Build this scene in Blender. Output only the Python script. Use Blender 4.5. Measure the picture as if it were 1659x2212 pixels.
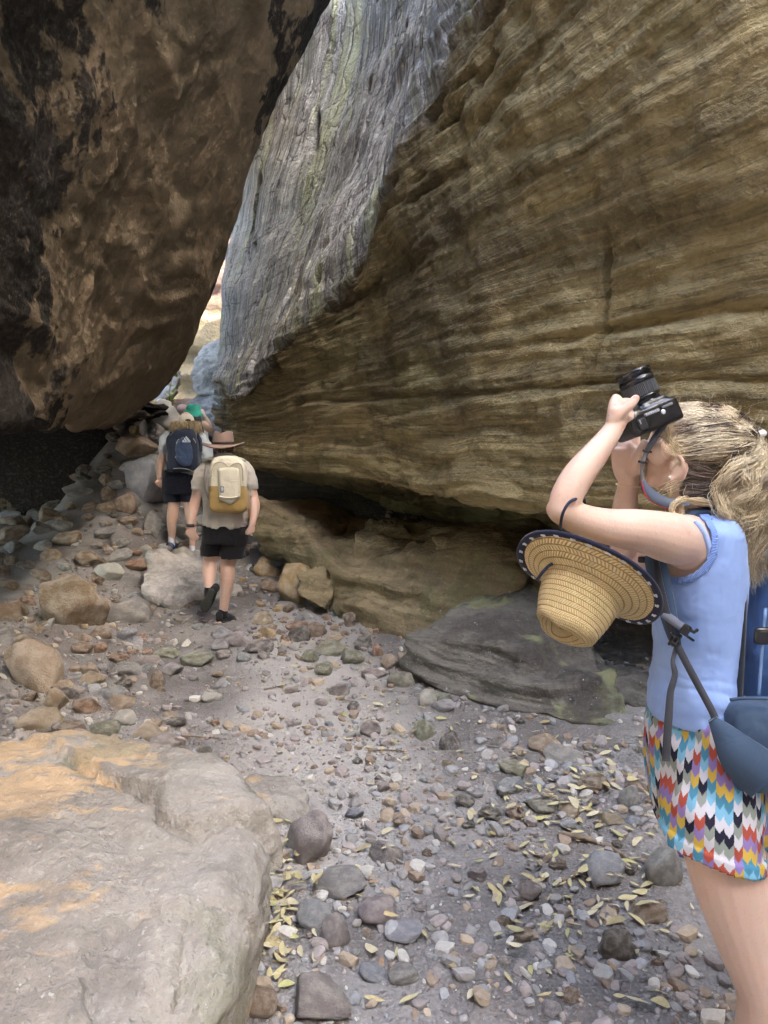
import bpy, bmesh, math, random
import numpy as np
from mathutils import Vector, Matrix
random.seed(7); RNG = np.random.default_rng(7)
S = bpy.context.scene
for o in list(bpy.data.objects): bpy.data.objects.remove(o, do_unlink=True)
COL = S.collection
R = math.radians
# ------------------------------------------------------------------ camera, sky, sun, exposure
CAM_Z = 1.65; PITCH = R(5.44); F = 1640.0          # focal length in pixels of a 1659 x 2212 frame
cam = bpy.data.cameras.new('camera'); camo = bpy.data.objects.new('camera', cam); COL.objects.link(camo)
cam.sensor_fit = 'VERTICAL'; cam.sensor_height = 24.0; cam.lens = 24.0*F/2212.0
cam.clip_start = 0.05; cam.clip_end = 500
camo.location = (0, 0, CAM_Z); camo.rotation_euler = (R(90)-PITCH, 0, 0); S.camera = camo
S.render.resolution_x, S.render.resolution_y = 768, 1024
SUN_DIR = Vector((0.58, -0.42, 0.70)).normalized()   # towards the sun
w = bpy.data.worlds.new('World'); S.world = w; w.use_nodes = True
nt = w.node_tree; bg = nt.nodes['Background']
sky = nt.nodes.new('ShaderNodeTexSky'); sky.sky_type = 'NISHITA'; sky.sun_disc = False
sky.sun_elevation = math.asin(SUN_DIR.z); sky.sun_rotation = math.atan2(SUN_DIR.x, SUN_DIR.y)
sky.dust_density = 3.0; sky.air_density = 1.0; sky.ozone_density = 1.0
nt.links.new(sky.outputs[0], bg.inputs[0]); bg.inputs[1].default_value = 0.15
sl = bpy.data.lights.new('sun', 'SUN'); sl.energy = 2.0; sl.angle = R(0.53); sl.color = (1, .95, .86)
so = bpy.data.objects.new('sun', sl); COL.objects.link(so)
so.rotation_euler = SUN_DIR.to_track_quat('Z', 'Y').to_euler(); so.location = (6, -4, 20)
vs = S.view_settings; S.display_settings.display_device = 'sRGB'
vs.view_transform = 'Standard'; vs.look = 'None'; vs.gamma = 1.0; vs.use_curve_mapping = False; vs.exposure = 4.0
vs.use_white_balance = True; vs.white_balance_temperature = 7200; vs.white_balance_tint = 8
S.render.engine = 'CYCLES'
c = S.cycles; c.max_bounces = 4; c.diffuse_bounces = 3; c.use_adaptive_sampling = True; c.adaptive_threshold = .06; c.adaptive_min_samples = 16; c.glossy_bounces = 2; c.transmission_bounces = 3; c.transparent_max_bounces = 6
c.use_denoising = True; c.caustics_reflective = False; c.caustics_refractive = False; c.sample_clamp_indirect = 6
try: c.denoising_input_passes = 'RGB_ALBEDO_NORMAL'; c.denoising_prefilter = 'ACCURATE'
except Exception: pass
# ------------------------------------------------------------------ geometry helpers
def V(*a): return np.array(a, float)
cP, sP = math.cos(PITCH), math.sin(PITCH)
def P(x, y, d):
    """photograph position (1659 wide) at forward distance d -> world point"""
    u, v = (x-829.5)/F, -(y-1106.0)/F
    dy, dz = cP + v*sP, -sP + v*cP
    t = d/dy
    return np.array((u*t, d, CAM_Z + dz*t))
def PS(x, y, d): return P(x*.6636, y*.6636, d)        # the same from full photograph pixels
_perm = RNG.permutation(256); _perm = np.concatenate([_perm, _perm, _perm])
_g = RNG.normal(size=(256, 3)); _g /= np.linalg.norm(_g, axis=1)[:, None]
def perlin(p):
    p = np.asarray(p, float); i = np.floor(p).astype(int); f = p-i; i &= 255
    u = f*f*f*(f*(f*6-15)+10); r = 0
    for dx in (0, 1):
        wx = u[:, 0] if dx else 1-u[:, 0]
        for dy in (0, 1):
            wy = u[:, 1] if dy else 1-u[:, 1]
            for dz in (0, 1):
                wz = u[:, 2] if dz else 1-u[:, 2]
                h = _perm[_perm[_perm[(i[:, 0]+dx) & 255]+((i[:, 1]+dy) & 255)]+((i[:, 2]+dz) & 255)]
                r = r + wx*wy*wz*np.einsum('ij,ij->i', _g[h], f-np.array((dx, dy, dz)))
    return r*1.6
def fbm(p, octv=4, gain=.5, lac=2.03):
    r = 0; a = 1.0; p = np.asarray(p, float)
    for k in range(octv):
        r = r + a*perlin(p+k*17.3); p = p*lac; a *= gain
    return r
def ridged(p, octv=4, gain=.5):
    r = 0; a = 1.0; p = np.asarray(p, float)
    for k in range(octv):
        r = r + a*(1-2*np.abs(perlin(p+k*9.7))); p = p*2.07; a *= gain
    return r
def sstep(a, b, x):
    t = np.clip((np.asarray(x, float)-a)/(b-a), 0, 1); return t*t*(3-2*t)
def mesh_np(name, v, faces, mat=None, smooth=True, attrs=None, uv=None):
    """faces: list of (n,k) integer arrays"""
    m = bpy.data.meshes.new(name); v = np.asarray(v, np.float32)
    fl = [np.asarray(f, np.int32) for f in (faces if isinstance(faces, list) else [faces]) if len(f)]
    m.vertices.add(len(v)); m.vertices.foreach_set('co', v.ravel())
    nl = sum(f.size for f in fl); nf = sum(len(f) for f in fl)
    m.loops.add(nl); m.polygons.add(nf)
    m.loops.foreach_set('vertex_index', np.concatenate([f.ravel() for f in fl]))
    tot = np.concatenate([np.full(len(f), f.shape[1], np.int32) for f in fl])
    m.polygons.foreach_set('loop_start', np.concatenate([[0], np.cumsum(tot)[:-1]]).astype(np.int32))
    m.polygons.foreach_set('loop_total', tot)
    m.polygons.foreach_set('use_smooth', np.full(nf, bool(smooth)))
    m.update(calc_edges=True)
    for k, a in (attrs or {}).items():
        a = np.asarray(a, np.float32)
        if a.ndim == 1: m.attributes.new(k, 'FLOAT', 'POINT').data.foreach_set('value', a)
        else:
            if a.shape[1] == 3: a = np.hstack([a, np.ones((len(a), 1), np.float32)])
            m.attributes.new(k, 'FLOAT_COLOR', 'POINT').data.foreach_set('color', np.ascontiguousarray(a, np.float32).ravel())
    if uv is not None:
        li = np.concatenate([f.ravel() for f in fl]); l = m.uv_layers.new(name='UVMap')
        l.data.foreach_set('uv', np.ascontiguousarray(np.asarray(uv, np.float32)[li]).ravel())
    if mat: m.materials.append(mat)
    return m
def obj(name, mesh, parent=None, label=None, cat=None, group=None, kind=None, loc=None):
    o = bpy.data.objects.new(name, mesh); COL.objects.link(o)
    if parent: o.parent = parent
    if loc is not None: o.location = loc
    if label: o['label'] = label
    if cat: o['category'] = cat
    if group: o['group'] = group
    if kind: o['kind'] = kind
    return o
def empty(name, loc, label, cat, group=None):
    e = bpy.data.objects.new(name, None); COL.objects.link(e); e.empty_display_size = .1
    e.location = loc; e['label'] = label; e['category'] = cat
    if group: e['group'] = group
    return e
def child(name, mesh, parent, label=None):
    """a part built in world coordinates"""
    o = obj(name, mesh, parent, label); 
    q = parent; off = Vector((0, 0, 0))
    while q: off += q.location; q = q.parent
    o.location = -off if not parent.parent else Vector((0, 0, 0)) - (off - Vector((0, 0, 0)))
    return o
def grid_faces(nu, nv, wrap_u=False, wrap_v=False):
    i = np.arange(nv if wrap_v else nv-1)[:, None]; j = np.arange(nu if wrap_u else nu-1)[None, :]
    i2, j2 = (i+1) % nv, (j+1) % nu
    a = i*nu+j; b = i*nu+j2; c = i2*nu+j2; d = i2*nu+j
    return np.stack([a, b, c, d], -1).reshape(-1, 4)
def cr(ctrl, samples):
    """Catmull-Rom along axis 0; samples = points per segment"""
    c = np.asarray(ctrl, float); n = len(c)
    if np.isscalar(samples): samples = [samples]*(n-1)
    out = []; par = []
    for k in range(n-1):
        p1, p2 = c[k], c[k+1]
        p0 = c[k-1] if k > 0 else 2*p1-p2
        p3 = c[k+2] if k+2 < n else 2*p2-p1
        t = np.linspace(0, 1, samples[k], endpoint=(k == n-2)).reshape((-1,)+(1,)*(c.ndim-1))
        out.append(.5*(2*p1+(p2-p0)*t+(2*p0-5*p1+4*p2-p3)*t*t+(3*p1-p0-3*p2+p3)*t**3)); par.append(k+t.ravel())
    return np.concatenate(out), np.concatenate(par)
def loft(ctrl, su, sv):
    """ctrl[row][col] -> grid (nv,nu,3) with its row / column parameters"""
    c = np.asarray(ctrl, float)
    a, pv = cr(c, sv); b, pu = cr(a.transpose(1, 0, 2), su)
    return b.transpose(1, 0, 2), pu, pv
def grid_normals(g):
    du = np.gradient(g, axis=1); dv = np.gradient(g, axis=0)
    n = np.cross(du, dv); return n/(np.linalg.norm(n, axis=2, keepdims=True)+1e-9)
# ------------------------------------------------------------------ material helper
class NT:
    def __init__(s, name, rough=.9, spec=.25):
        s.m = bpy.data.materials.new(name); s.m.use_nodes = True; s.t = s.m.node_tree
        s.b = s.t.nodes['Principled BSDF']; s.b.inputs['Roughness'].default_value = rough
        s.b.inputs['Specular IOR Level'].default_value = spec
    def set(s, sock, v):
        if isinstance(v, bpy.types.NodeSocket): s.t.links.new(v, sock)
        elif hasattr(sock.default_value, '__len__') and not hasattr(v, '__len__'): sock.default_value = [v]*len(sock.default_value)
        elif hasattr(v, '__len__') and len(v) == 3 and len(sock.default_value) == 4: sock.default_value = (*v, 1)
        else: sock.default_value = v
    def n(s, typ, props=None, **ins):
        nd = s.t.nodes.new('ShaderNode'+typ)
        for k, v in (props or {}).items(): setattr(nd, k, v)
        for k, v in ins.items():
            key = int(k[1:]) if k[0] == 'i' and k[1:].isdigit() else k.replace('_', ' ')
            s.set(nd.inputs[key], v)
        return nd
    def pos(s, kind='Object'): return s.n('TexCoord').outputs[kind]
    def world(s): return s.n('NewGeometry').outputs['Position']
    def map(s, vec, scale=(1, 1, 1), loc=(0, 0, 0), rot=(0, 0, 0)): return s.n('Mapping', Vector=vec, Scale=scale, Location=loc, Rotation=rot).outputs[0]
    def noise(s, vec, scale, detail=4, rough=.55, dist=0.0):
        detail = min(detail, 4.0 if scale > 1.6 else 4.5)-(1.0 if scale > 15 else 0)
        return s.n('TexNoise', Vector=vec, Scale=scale, Detail=detail, Roughness=rough, Distortion=dist).outputs[0]
    def voro(s, vec, scale, feature='F1', out=0, rand=1.0):
        return s.n('TexVoronoi', {'feature': feature}, Vector=vec, Scale=scale, Randomness=rand).outputs[out]
    def ramp(s, fac, stops, interp='LINEAR'):
        nd = s.n('ValToRGB', Fac=fac); e = nd.color_ramp; e.interpolation = interp
        while len(e.elements) < len(stops): e.elements.new(.5)
        for q, (p, col) in zip(e.elements, stops):
            q.position = p; q.color = (*col, 1) if hasattr(col, '__len__') else (col, col, col, 1)
        return nd.outputs[0]
    def step(s, fac, a, b): return s.n('MapRange', {'interpolation_type': 'SMOOTHSTEP'}, Value=fac, i1=a, i2=b).outputs[0]
    def mix(s, fac, a, b, blend='MIX'):
        nd = s.n('Mix', {'data_type': 'RGBA', 'blend_type': blend}); s.set(nd.inputs[0], fac); s.set(nd.inputs[6], a); s.set(nd.inputs[7], b)
        return nd.outputs[2]
    def math(s, op, a, b=0.0, c=0.0, clamp=False):
        nd = s.n('Math', {'operation': op, 'use_clamp': clamp}); s.set(nd.inputs[0], a); s.set(nd.inputs[1], b); s.set(nd.inputs[2], c); return nd.outputs[0]
    def vadd(s, a, b): nd = s.n('VectorMath', {'operation': 'ADD'}); s.set(nd.inputs[0], a); s.set(nd.inputs[1], b); return nd.outputs[0]
    def attr(s, name, out='Fac'): return s.n('Attribute', {'attribute_name': name}).outputs[out]
    def bump(s, h, strength=.5, dist=.02, normal=None):
        nd = s.n('Bump', Height=h, Strength=strength, Distance=dist)
        if normal is not None: s.set(nd.inputs['Normal'], normal)
        return nd.outputs[0]
    def out(s, col, normal=None, rough=None):
        s.set(s.b.inputs['Base Color'], col)
        if normal is not None: s.set(s.b.inputs['Normal'], normal)
        if rough is not None: s.set(s.b.inputs['Roughness'], rough)
        return s.m
def plain(name, col, rough=.8, spec=.3, bump=None, var=.12, scale=40):
    t = NT(name, rough, spec); p = t.pos()
    f = t.noise(p, scale, 3); c2 = tuple(min(1, x*(1+var)) for x in col); c1 = tuple(x*(1-var) for x in col)
    cc = t.mix(f, c1, c2)
    return t.out(cc, t.bump(f, bump[0], bump[1]) if bump else None)
# ------------------------------------------------------------------ rock and ground materials
def mat_stone():
    """loose stones: tint comes from the object's own colour"""
    t = NT('stone', .92, .2); oi = t.n('ObjectInfo')
    off = t.n('VectorMath', {'operation': 'SCALE'}, i0=(31., 17., 23.)); t.set(off.inputs['Scale'], oi.outputs['Random'])
    p = t.vadd(t.pos(), off.outputs[0])
    a = t.noise(p, 2.2, 5, .6); b = t.noise(p, 16, 6, .7); d = t.noise(t.map(p, (2, 2, 14)), 1.4, 4, .6)
    tint = oi.outputs['Color']
    dark = t.mix(1.0, tint, (.80, .80, .80), 'MULTIPLY'); lite = t.mix(.42, tint, (.62, .58, .52))
    c0 = t.mix(t.step(a, .38, .66), dark, lite)
    c0 = t.mix(t.math('MULTIPLY', t.step(b, .5, .75), .45), c0, t.mix(1., tint, (.66, .66, .66), 'MULTIPLY'))
    c0 = t.mix(t.math('MULTIPLY', t.step(d, .45, .7), .3), c0, (.40, .35, .29))
    lich = t.step(t.noise(p, 5.5, 5, .7), .66, .74); c0 = t.mix(t.math('MULTIPLY', lich, .5), c0, (.52, .52, .47))
    n = t.bump(b, .8, .03); n = t.bump(t.noise(p, 50, 4, .7), .5, .012, n)
    return t.out(c0, n)
def mat_gravel():
    t = NT('gravel', .93, .15); p = t.world(); c0 = t.attr('tint', 'Color')
    b = t.noise(p, 55, 4, .7); c1 = t.mix(b, t.mix(1., c0, (.6, .6, .6), 'MULTIPLY'), t.mix(.25, c0, (.7, .66, .6)))
    return t.out(c1, t.bump(b, .5, .006))
def mat_ground():
    t = NT('dirt', .97, .1); p = t.world()
    a = t.noise(p, .9, 5, .6); b = t.noise(p, 9, 6, .65); e = t.noise(p, 70, 4, .7); v = t.voro(p, 60)
    c0 = t.mix(t.step(a, .35, .65), (.165, .152, .146), (.32, .305, .295))
    c0 = t.mix(t.math('MULTIPLY', t.step(b, .48, .72), .6), c0, (.155, .13, .115))
    c0 = t.mix(t.math('MULTIPLY', t.step(e, .5, .8), .5), c0, (.48, .45, .42))
    c0 = t.mix(t.math('MULTIPLY', t.step(t.attr('dry'), .15, .8), .75), c0, (.47, .445, .42))
    h = t.math('ADD', t.math('MULTIPLY', v, .7), e)
    return t.out(c0, t.bump(b, .4, .05, t.bump(h, .8, .015)))
def mat_left():
    """dark overhanging boulder: tan sandstone with black crust"""
    t = NT('crusted_sandstone', .95, .15); p = t.world()
    w1 = t.n('TexNoise', Vector=p, Scale=.7, Detail=3.).outputs[1]
    pw = t.n('VectorMath', {'operation': 'MULTIPLY_ADD'}, i0=w1, i1=(1.1, 1.1, .5), i2=p).outputs[0]
    a = t.noise(pw, .75, 7, .62, .3); b = t.noise(p, 3.2, 7, .68); e = t.noise(p, 20, 6, .7)
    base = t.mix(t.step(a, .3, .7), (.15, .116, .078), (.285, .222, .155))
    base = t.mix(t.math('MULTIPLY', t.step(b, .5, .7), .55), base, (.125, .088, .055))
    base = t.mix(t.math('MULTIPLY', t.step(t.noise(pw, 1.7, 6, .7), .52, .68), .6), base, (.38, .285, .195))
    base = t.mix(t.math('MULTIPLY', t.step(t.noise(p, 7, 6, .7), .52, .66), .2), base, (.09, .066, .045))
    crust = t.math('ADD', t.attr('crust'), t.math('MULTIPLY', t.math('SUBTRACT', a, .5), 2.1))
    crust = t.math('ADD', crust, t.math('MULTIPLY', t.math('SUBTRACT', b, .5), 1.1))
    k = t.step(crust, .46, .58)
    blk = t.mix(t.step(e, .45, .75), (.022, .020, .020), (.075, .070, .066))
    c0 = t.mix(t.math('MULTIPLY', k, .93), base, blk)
    n = t.bump(b, .5, .12); n = t.bump(e, .6, .04, n); n = t.bump(t.noise(p, 90, 3, .7), .4, .01, n)
    return t.out(c0, n)
def mat_cliff():
    """bedded ochre sandstone; grey weathered crust with lichen streaks above the drip line"""
    t = NT('bedded_sandstone', .93, .15); p = t.world(); g = t.attr('grey')
    uvn = t.n('UVMap', {'uv_map': 'UVMap'}).outputs[0]
    wv = t.n('TexNoise', Vector=p, Scale=.5, Detail=3.).outputs[1]
    sx = t.n('SeparateXYZ', Vector=p); pb = t.n('CombineXYZ', X=sx.outputs[0], Y=sx.outputs[1], Z=t.attr('bedz')).outputs[0]
    pw = t.n('VectorMath', {'operation': 'MULTIPLY_ADD'}, i0=wv, i1=(.2, .2, .28), i2=pb).outputs[0]
    bed = t.noise(t.map(pw, (.35, .35, 6.5)), 1.0, 6, .62); bed2 = t.noise(t.map(pw, (.9, .9, 26)), 1.0, 4, .6)
    blot = t.noise(p, .55, 6, .6, .4); b = t.noise(p, 3.5, 7, .68); e = t.noise(p, 24, 6, .7)
    och = t.mix(t.step(bed, .35, .68), (.205, .160, .084), (.415, .328, .172))
    och = t.mix(t.math('MULTIPLY', t.step(bed2, .5, .66), .42), och, (.52, .41, .215))
    och = t.mix(t.math('MULTIPLY', t.step(b, .5, .72), .4), och, (.10, .080, .058))
    green = t.step(t.math('ADD', t.noise(p, .62, 5, .6), t.math('MULTIPLY', t.math('SUBTRACT', bed, .5), .3)), .50, .66)
    och = t.mix(t.math('MULTIPLY', green, .55), och, (.205, .20, .098))
    stain = t.step(t.math('ADD', blot, t.math('MULTIPLY', t.math('SUBTRACT', t.noise(t.map(p, (2.2, 2.2, .5)), 1.0, 5, .6), .5), .6)), .53, .66)
    och = t.mix(t.math('MULTIPLY', stain, .5), och, (.056, .046, .036))
    och = t.mix(t.math('MULTIPLY', t.step(e, .52, .72), .3), och, (.40, .33, .215)); och = t.mix(t.math('MULTIPLY', t.step(t.noise(p, 9, 6, .72), .54, .68), .3), och, (.085, .066, .046))
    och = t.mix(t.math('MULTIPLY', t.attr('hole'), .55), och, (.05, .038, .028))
    bl3 = t.noise(t.map(pw, (1.6, 1.6, 60), (4, 4, 4)), 1.0, 3, .6); och = t.mix(t.math('MULTIPLY', t.step(bl3, .46, .34), .34), och, (.05, .04, .03))
    # grey: streaks run down the fall line (uv.x across, uv.y down)
    st = t.noise(t.map(uvn, (9, .30, 1)), 1.0, 6, .68, .1); st2 = t.noise(t.map(uvn, (30, .8, 1), (3, 0, 0)), 1.0, 5, .7); st3 = t.noise(t.map(uvn, (3.2, .25, 1), (7, 2, 0)), 1., 4, .6)
    plate = t.n('TexVoronoi', {'feature': 'DISTANCE_TO_EDGE'}, Vector=t.vadd(t.map(uvn, (3.4, .55, 1)), t.n('TexNoise', Vector=p, Scale=2.2, Detail=4.).outputs[1]), Scale=1.0).outputs[0]
    ck = t.step(plate, .035, .0)
    gr = t.mix(t.step(st, .33, .68), (.25, .246, .236), (.50, .494, .475))
    gr = t.mix(t.math('MULTIPLY', t.step(st2, .50, .64), .6), gr, (.70, .695, .675))
    gr = t.mix(t.math('MULTIPLY', t.step(st2, .50, .36), .45), gr, (.07, .065, .063))
    gr = t.mix(t.math('MULTIPLY', t.step(t.math('ADD', st3, t.math('MULTIPLY', t.math('SUBTRACT', st2, .5), .6)), .52, .64), .62), gr, (.47, .50, .27))
    gr = t.mix(t.math('MULTIPLY', t.step(t.noise(p, .8, 5, .65), .52, .7), .45), gr, (.22, .175, .145))
    gr = t.mix(t.math('MULTIPLY', t.step(b, .56, .72), .4), gr, (.09, .085, .08))
    gr = t.mix(t.math('MULTIPLY', t.step(bed2, .44, .34), .5), gr, (.075, .07, .066))
    gr = t.mix(t.math('MULTIPLY', ck, .7), gr, (.05, .046, .044))
    gm = t.math('ADD', g, t.math('MULTIPLY', t.math('SUBTRACT', st, .5), .32)); gm = t.math('ADD', gm, t.math('MULTIPLY', t.math('SUBTRACT', b, .5), .55)); gm = t.math('ADD', gm, t.math('MULTIPLY', t.math('SUBTRACT', bed, .5), .25))
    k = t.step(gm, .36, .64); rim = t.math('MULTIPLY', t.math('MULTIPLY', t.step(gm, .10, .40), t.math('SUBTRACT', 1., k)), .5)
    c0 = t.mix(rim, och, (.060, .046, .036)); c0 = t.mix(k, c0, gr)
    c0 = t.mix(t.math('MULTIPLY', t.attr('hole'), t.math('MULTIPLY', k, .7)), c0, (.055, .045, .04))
    bed3 = t.noise(t.map(pw, (1.6, 1.6, 70)), 1.0, 3, .6); n = t.bump(t.math('MULTIPLY', bed2, t.math('SUBTRACT', 1., k)), .6, .05); n = t.bump(t.math('MULTIPLY', bed3, t.math('SUBTRACT', 1., k)), .5, .02, n); n = t.bump(b, .75, .09, n)
    n = t.bump(t.math('MULTIPLY', st2, k), .6, .06, n); n = t.bump(t.math('MULTIPLY', t.math('MINIMUM', plate, .12), k), .55, .18, n); n = t.bump(e, .8, .03, n); n = t.bump(t.noise(p, 110, 3, .7), .4, .008, n)
    return t.out(c0, n)
def mat_slab(name, lo, hi, moss=(.16, .155, .075), dark=(.07, .06, .052), mossy=.5, darkness=.5, bedz=10., tan=None, edge=.54):
    t = NT(name, .94, .15); p = t.pos(); 
    wv = t.n('TexNoise', Vector=p, Scale=1.2, Detail=3.).outputs[1]
    pw = t.n('VectorMath', {'operation': 'MULTIPLY_ADD'}, i0=wv, i1=(.25, .25, .12), i2=p).outputs[0]
    bed = t.noise(t.map(pw, (.8, .8, bedz)), 1.0, 6, .62); a = t.noise(pw, 1.25, 6, .62, .4); b = t.noise(p, 7, 7, .68); e = t.noise(p, 42, 5, .7)
    c0 = t.mix(t.step(bed, .33, .68), lo, hi)
    c0 = t.mix(t.math('MULTIPLY', t.step(b, .5, .7), .5), c0, tuple(x*.55 for x in lo))
    if tan: c0 = t.mix(t.math('MULTIPLY', t.step(t.math('SUBTRACT', t.noise(t.map(pw, (1, 2.2, 1), (5, 3, 1)), 1.4, 7, .72, .3), t.math('MULTIPLY', t.n('SeparateXYZ', Vector=p).outputs[0], .16)), .53, .60), .85), c0, tan)
    c0 = t.mix(t.math('MULTIPLY', t.step(a, edge, edge+.05), mossy), c0, moss)
    c0 = t.mix(t.math('MULTIPLY', t.step(t.noise(t.map(p, (1, 1, 1), (9, 4, 2)), 1.1, 7, .66, .3), .52, .60), darkness), c0, dark)
    c0 = t.mix(t.math('MULTIPLY', t.step(e, .5, .8), .35), c0, tuple(min(1, x*1.5) for x in hi))
    c0 = t.mix(t.math('MULTIPLY', t.step(t.noise(p, 22, 4, .75), .67, .72), .5), c0, (.55, .54, .50))
    n = t.bump(bed, .5, .04); n = t.bump(b, .7, .05, n); n = t.bump(e, .7, .015, n); n = t.bump(t.noise(p, 150, 3, .7), .35, .005, n)
    return t.out(c0, n)
def mat_far():
    t = NT('far_canyon_rock', .95, .1); p = t.world()
    z = t.n('SeparateXYZ', Vector=p).outputs[2]
    bed = t.noise(t.map(p, (.2, .2, 2.2)), 1.0, 6, .6); b = t.noise(p, 1.6, 6, .65)
    lowc = t.mix(t.step(bed, .35, .65), (.115, .098, .068), (.165, .142, .10)); up = t.mix(t.step(b, .4, .7), (.125, .078, .066), (.20, .14, .125))
    h = t.step(t.math('ADD', z, t.math('MULTIPLY', b, 1.2)), 5.2, 6.4)
    c0 = t.mix(h, lowc, up); c0 = t.mix(t.math('MULTIPLY', t.step(b, .62, .72), .5), c0, (.26, .24, .21))
    return t.out(c0, t.bump(b, .7, .2))
M_STONE, M_GRAVEL, M_GROUND, M_LEFT, M_CLIFF, M_FAR = mat_stone(), mat_gravel(), mat_ground(), mat_left(), mat_cliff(), mat_far()
# ------------------------------------------------------------------ ground
def g0(x, y):
    x = np.asarray(x, float); y = np.asarray(y, float)
    z = 2.15*sstep(7.5, 13.0, y)*(1-.62*sstep(-3.5, -2.75, x+.12*(y-11))*sstep(15.0, 12.6, y))*(1-.85*sstep(-3.9, -5.0, x)*sstep(16, 13, y))
    z = z + .16*sstep(-1.5, -3.6, x-.0*y)*sstep(3.0, 5.5, y)*sstep(14, 9, y)
    z = z + .30*sstep(1.1, 2.6, x)*sstep(3.2, 5.0, y) + .42*sstep(-.6, 1.2, x+.22*(y-6.5))*sstep(6.2, 8.0, y)*sstep(12, 9, y)
    return z
def ground_z(x, y):
    x = np.atleast_1d(np.asarray(x, float)); y = np.atleast_1d(np.asarray(y, float))
    q = np.stack([x, y, np.zeros_like(x)], 1)
    return g0(x, y)+.035*fbm(q*1.3, 3)+.014*fbm(q*6+5, 3)
def gz(x, y): return float(ground_z(x, y)[0])
def hit(px, py):
    """where the view ray through a photograph point meets the ground"""
    ds = np.concatenate([np.linspace(1.2, 14, 900)]); pts = np.array([P(px, py, d) for d in ds[::3]])
    below = pts[:, 2] < ground_z(pts[:, 0], pts[:, 1])
    k = int(np.argmax(below)) if below.any() else len(pts)-1
    return pts[k]
def axis(segs):
    return np.concatenate([np.arange(a, b, s) for a, b, s in segs]+[[segs[-1][1]]])
xs = axis([(-60, -12, 8), (-12, -4, .25), (-4, -2, .06), (-2, 2.2, .024), (2.2, 4, .06), (4, 12, .3), (12, 60, 8)])
ys = axis([(-60, -4, 4), (-4, 1.4, .12), (1.4, 5.5, .026), (5.5, 9, .04), (9, 14, .07), (14, 30, .4), (30, 90, 6)])
X, Y = np.meshgrid(xs, ys); q = np.stack([X.ravel(), Y.ravel(), np.zeros(X.size)], 1)
Z = ground_z(q[:, 0], q[:, 1])+.006*fbm(q*28, 3)
pathc = -.30-.10*(q[:, 1]-3)-.05*np.sin(q[:, 1])          # trodden line of the path
dry = np.exp(-((q[:, 0]-pathc)/.55)**2)*sstep(2.2, 3.2, q[:, 1])*sstep(8.2, 7, q[:, 1])
obj('ground', mesh_np('ground', np.c_[q[:, :2], Z], grid_faces(len(xs), len(ys)), M_GROUND, attrs={'dry': dry}), kind='structure')
# ------------------------------------------------------------------ the overhanging boulder on the left
rowsP = [
 [(270,900,9.0),(180,912,8.0),(90,908,6.4),(0,903,5.0),(-400,1010,3.7),(-1300,1500,2.6)],
 [(380,812,9.3),(250,820,7.8),(120,825,6.2),(0,822,4.85),(-400,850,3.6),(-1300,1150,2.5)],
 [(437,670,9.0),(290,650,7.4),(145,650,5.9),(0,650,4.7),(-400,620,3.5),(-1300,700,2.4)],
 [(508,490,8.7),(340,430,6.9),(170,430,5.6),(0,430,4.5),(-400,350,3.4),(-1300,200,2.3)],
 [(575,275,8.4),(390,220,6.5),(195,200,5.3),(0,200,4.3),(-400,80,3.3),(-1300,-150,2.2)],
 [(650,112,8.2),(430,30,6.3),(215,0,5.2),(0,-20,4.2),(-400,-200,3.2),(-1300,-500,2.2)],
 [(740,-80,8.0),(480,-180,6.1),(240,-220,5.1),(0,-250,4.1),(-400,-500,3.1),(-1300,-900,2.1)],
 [(815,-250,7.8),(500,-500,5.2),(250,-650,4.2),(0,-800,3.4),(-400,-1000,2.8),(-1300,-1400,2.0)],
 [(870,-360,7.6),(500,-950,4.2),(200,-1600,2.5),(-60,-2500,1.5),(-400,-3600,1.0),(-1300,-5000,.7)]]  # overhead rows extended out of view as a roof, to dim the left side
rows = []
for r in rowsP:
    pts = [P(*a) for a in r]; e = pts[0]; last = pts[-1]
    rows.append([e+V(-4.2, 3.4, 0), e+V(-.95, 1.15, 0)]+pts+[V(-9.5, last[1]-.6, last[2])])  # outer left columns shaped out of view to block side light
r0 = np.array(rows[0])
sc_ = np.array([.30, .30, .34, .55, .85, 1, 1, 1, 1])[:, None]; under = [r0+V(-1.2, 10.6, 0)*sc_, r0+V(-1.0, 9.2, -.2)*sc_, r0+V(-.8, 5.4, .25)*sc_, r0+V(-.35, 1.8, .20)*sc_]; under[0][:, 2] = -.6
for k_, z_ in ((1, 1.8), (2, 2.15), (3, 2.0)): under[k_][4:, 2] = np.maximum(under[k_][4:, 2], z_)
rt = np.array(rows[-1]); top = [rt+V(-.3, .3, .6), rt+V(-1.5, 3.2, 1.2), rt+V(-3.0, 8, .2)]
ctrl = np.array(under+rows+top)
G, pu, pv = loft(ctrl, [20, 24, 64, 64, 60, 44, 26, 10], [8, 12, 18, 26, 34, 40, 44, 44, 44, 34, 20, 14, 8, 8, 8])
nv, nu = G.shape[:2]; N = grid_normals(G); flat = G.reshape(-1, 3); nf = N.reshape(-1, 3)
if (nf[(nv//2)*nu+nu//2]*(V(0, 0, 1.65)-flat[(nv//2)*nu+nu//2])).sum() < 0: nf = -nf
q = flat*1.0; wq = q+.35*np.stack([fbm(q*.8+3, 2), fbm(q*.8+31, 2), fbm(q*.8+57, 2)], 1)
d = .12*fbm(wq*.5, 3)+.035*ridged(wq*np.array((.9, .9, 2.2)), 4)+.022*fbm(q*5, 4)+.045*np.tanh(4*fbm(wq*np.array((1.1, 1.1, 2.)) +9, 3))*.5
PU = np.tile(pu, nv); PV = np.repeat(pv, nu)-1.0
edge = np.exp(-((PU-2)/.7)**2); d = d*(1-.55*edge)
q = flat+nf*d[:, None]
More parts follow.
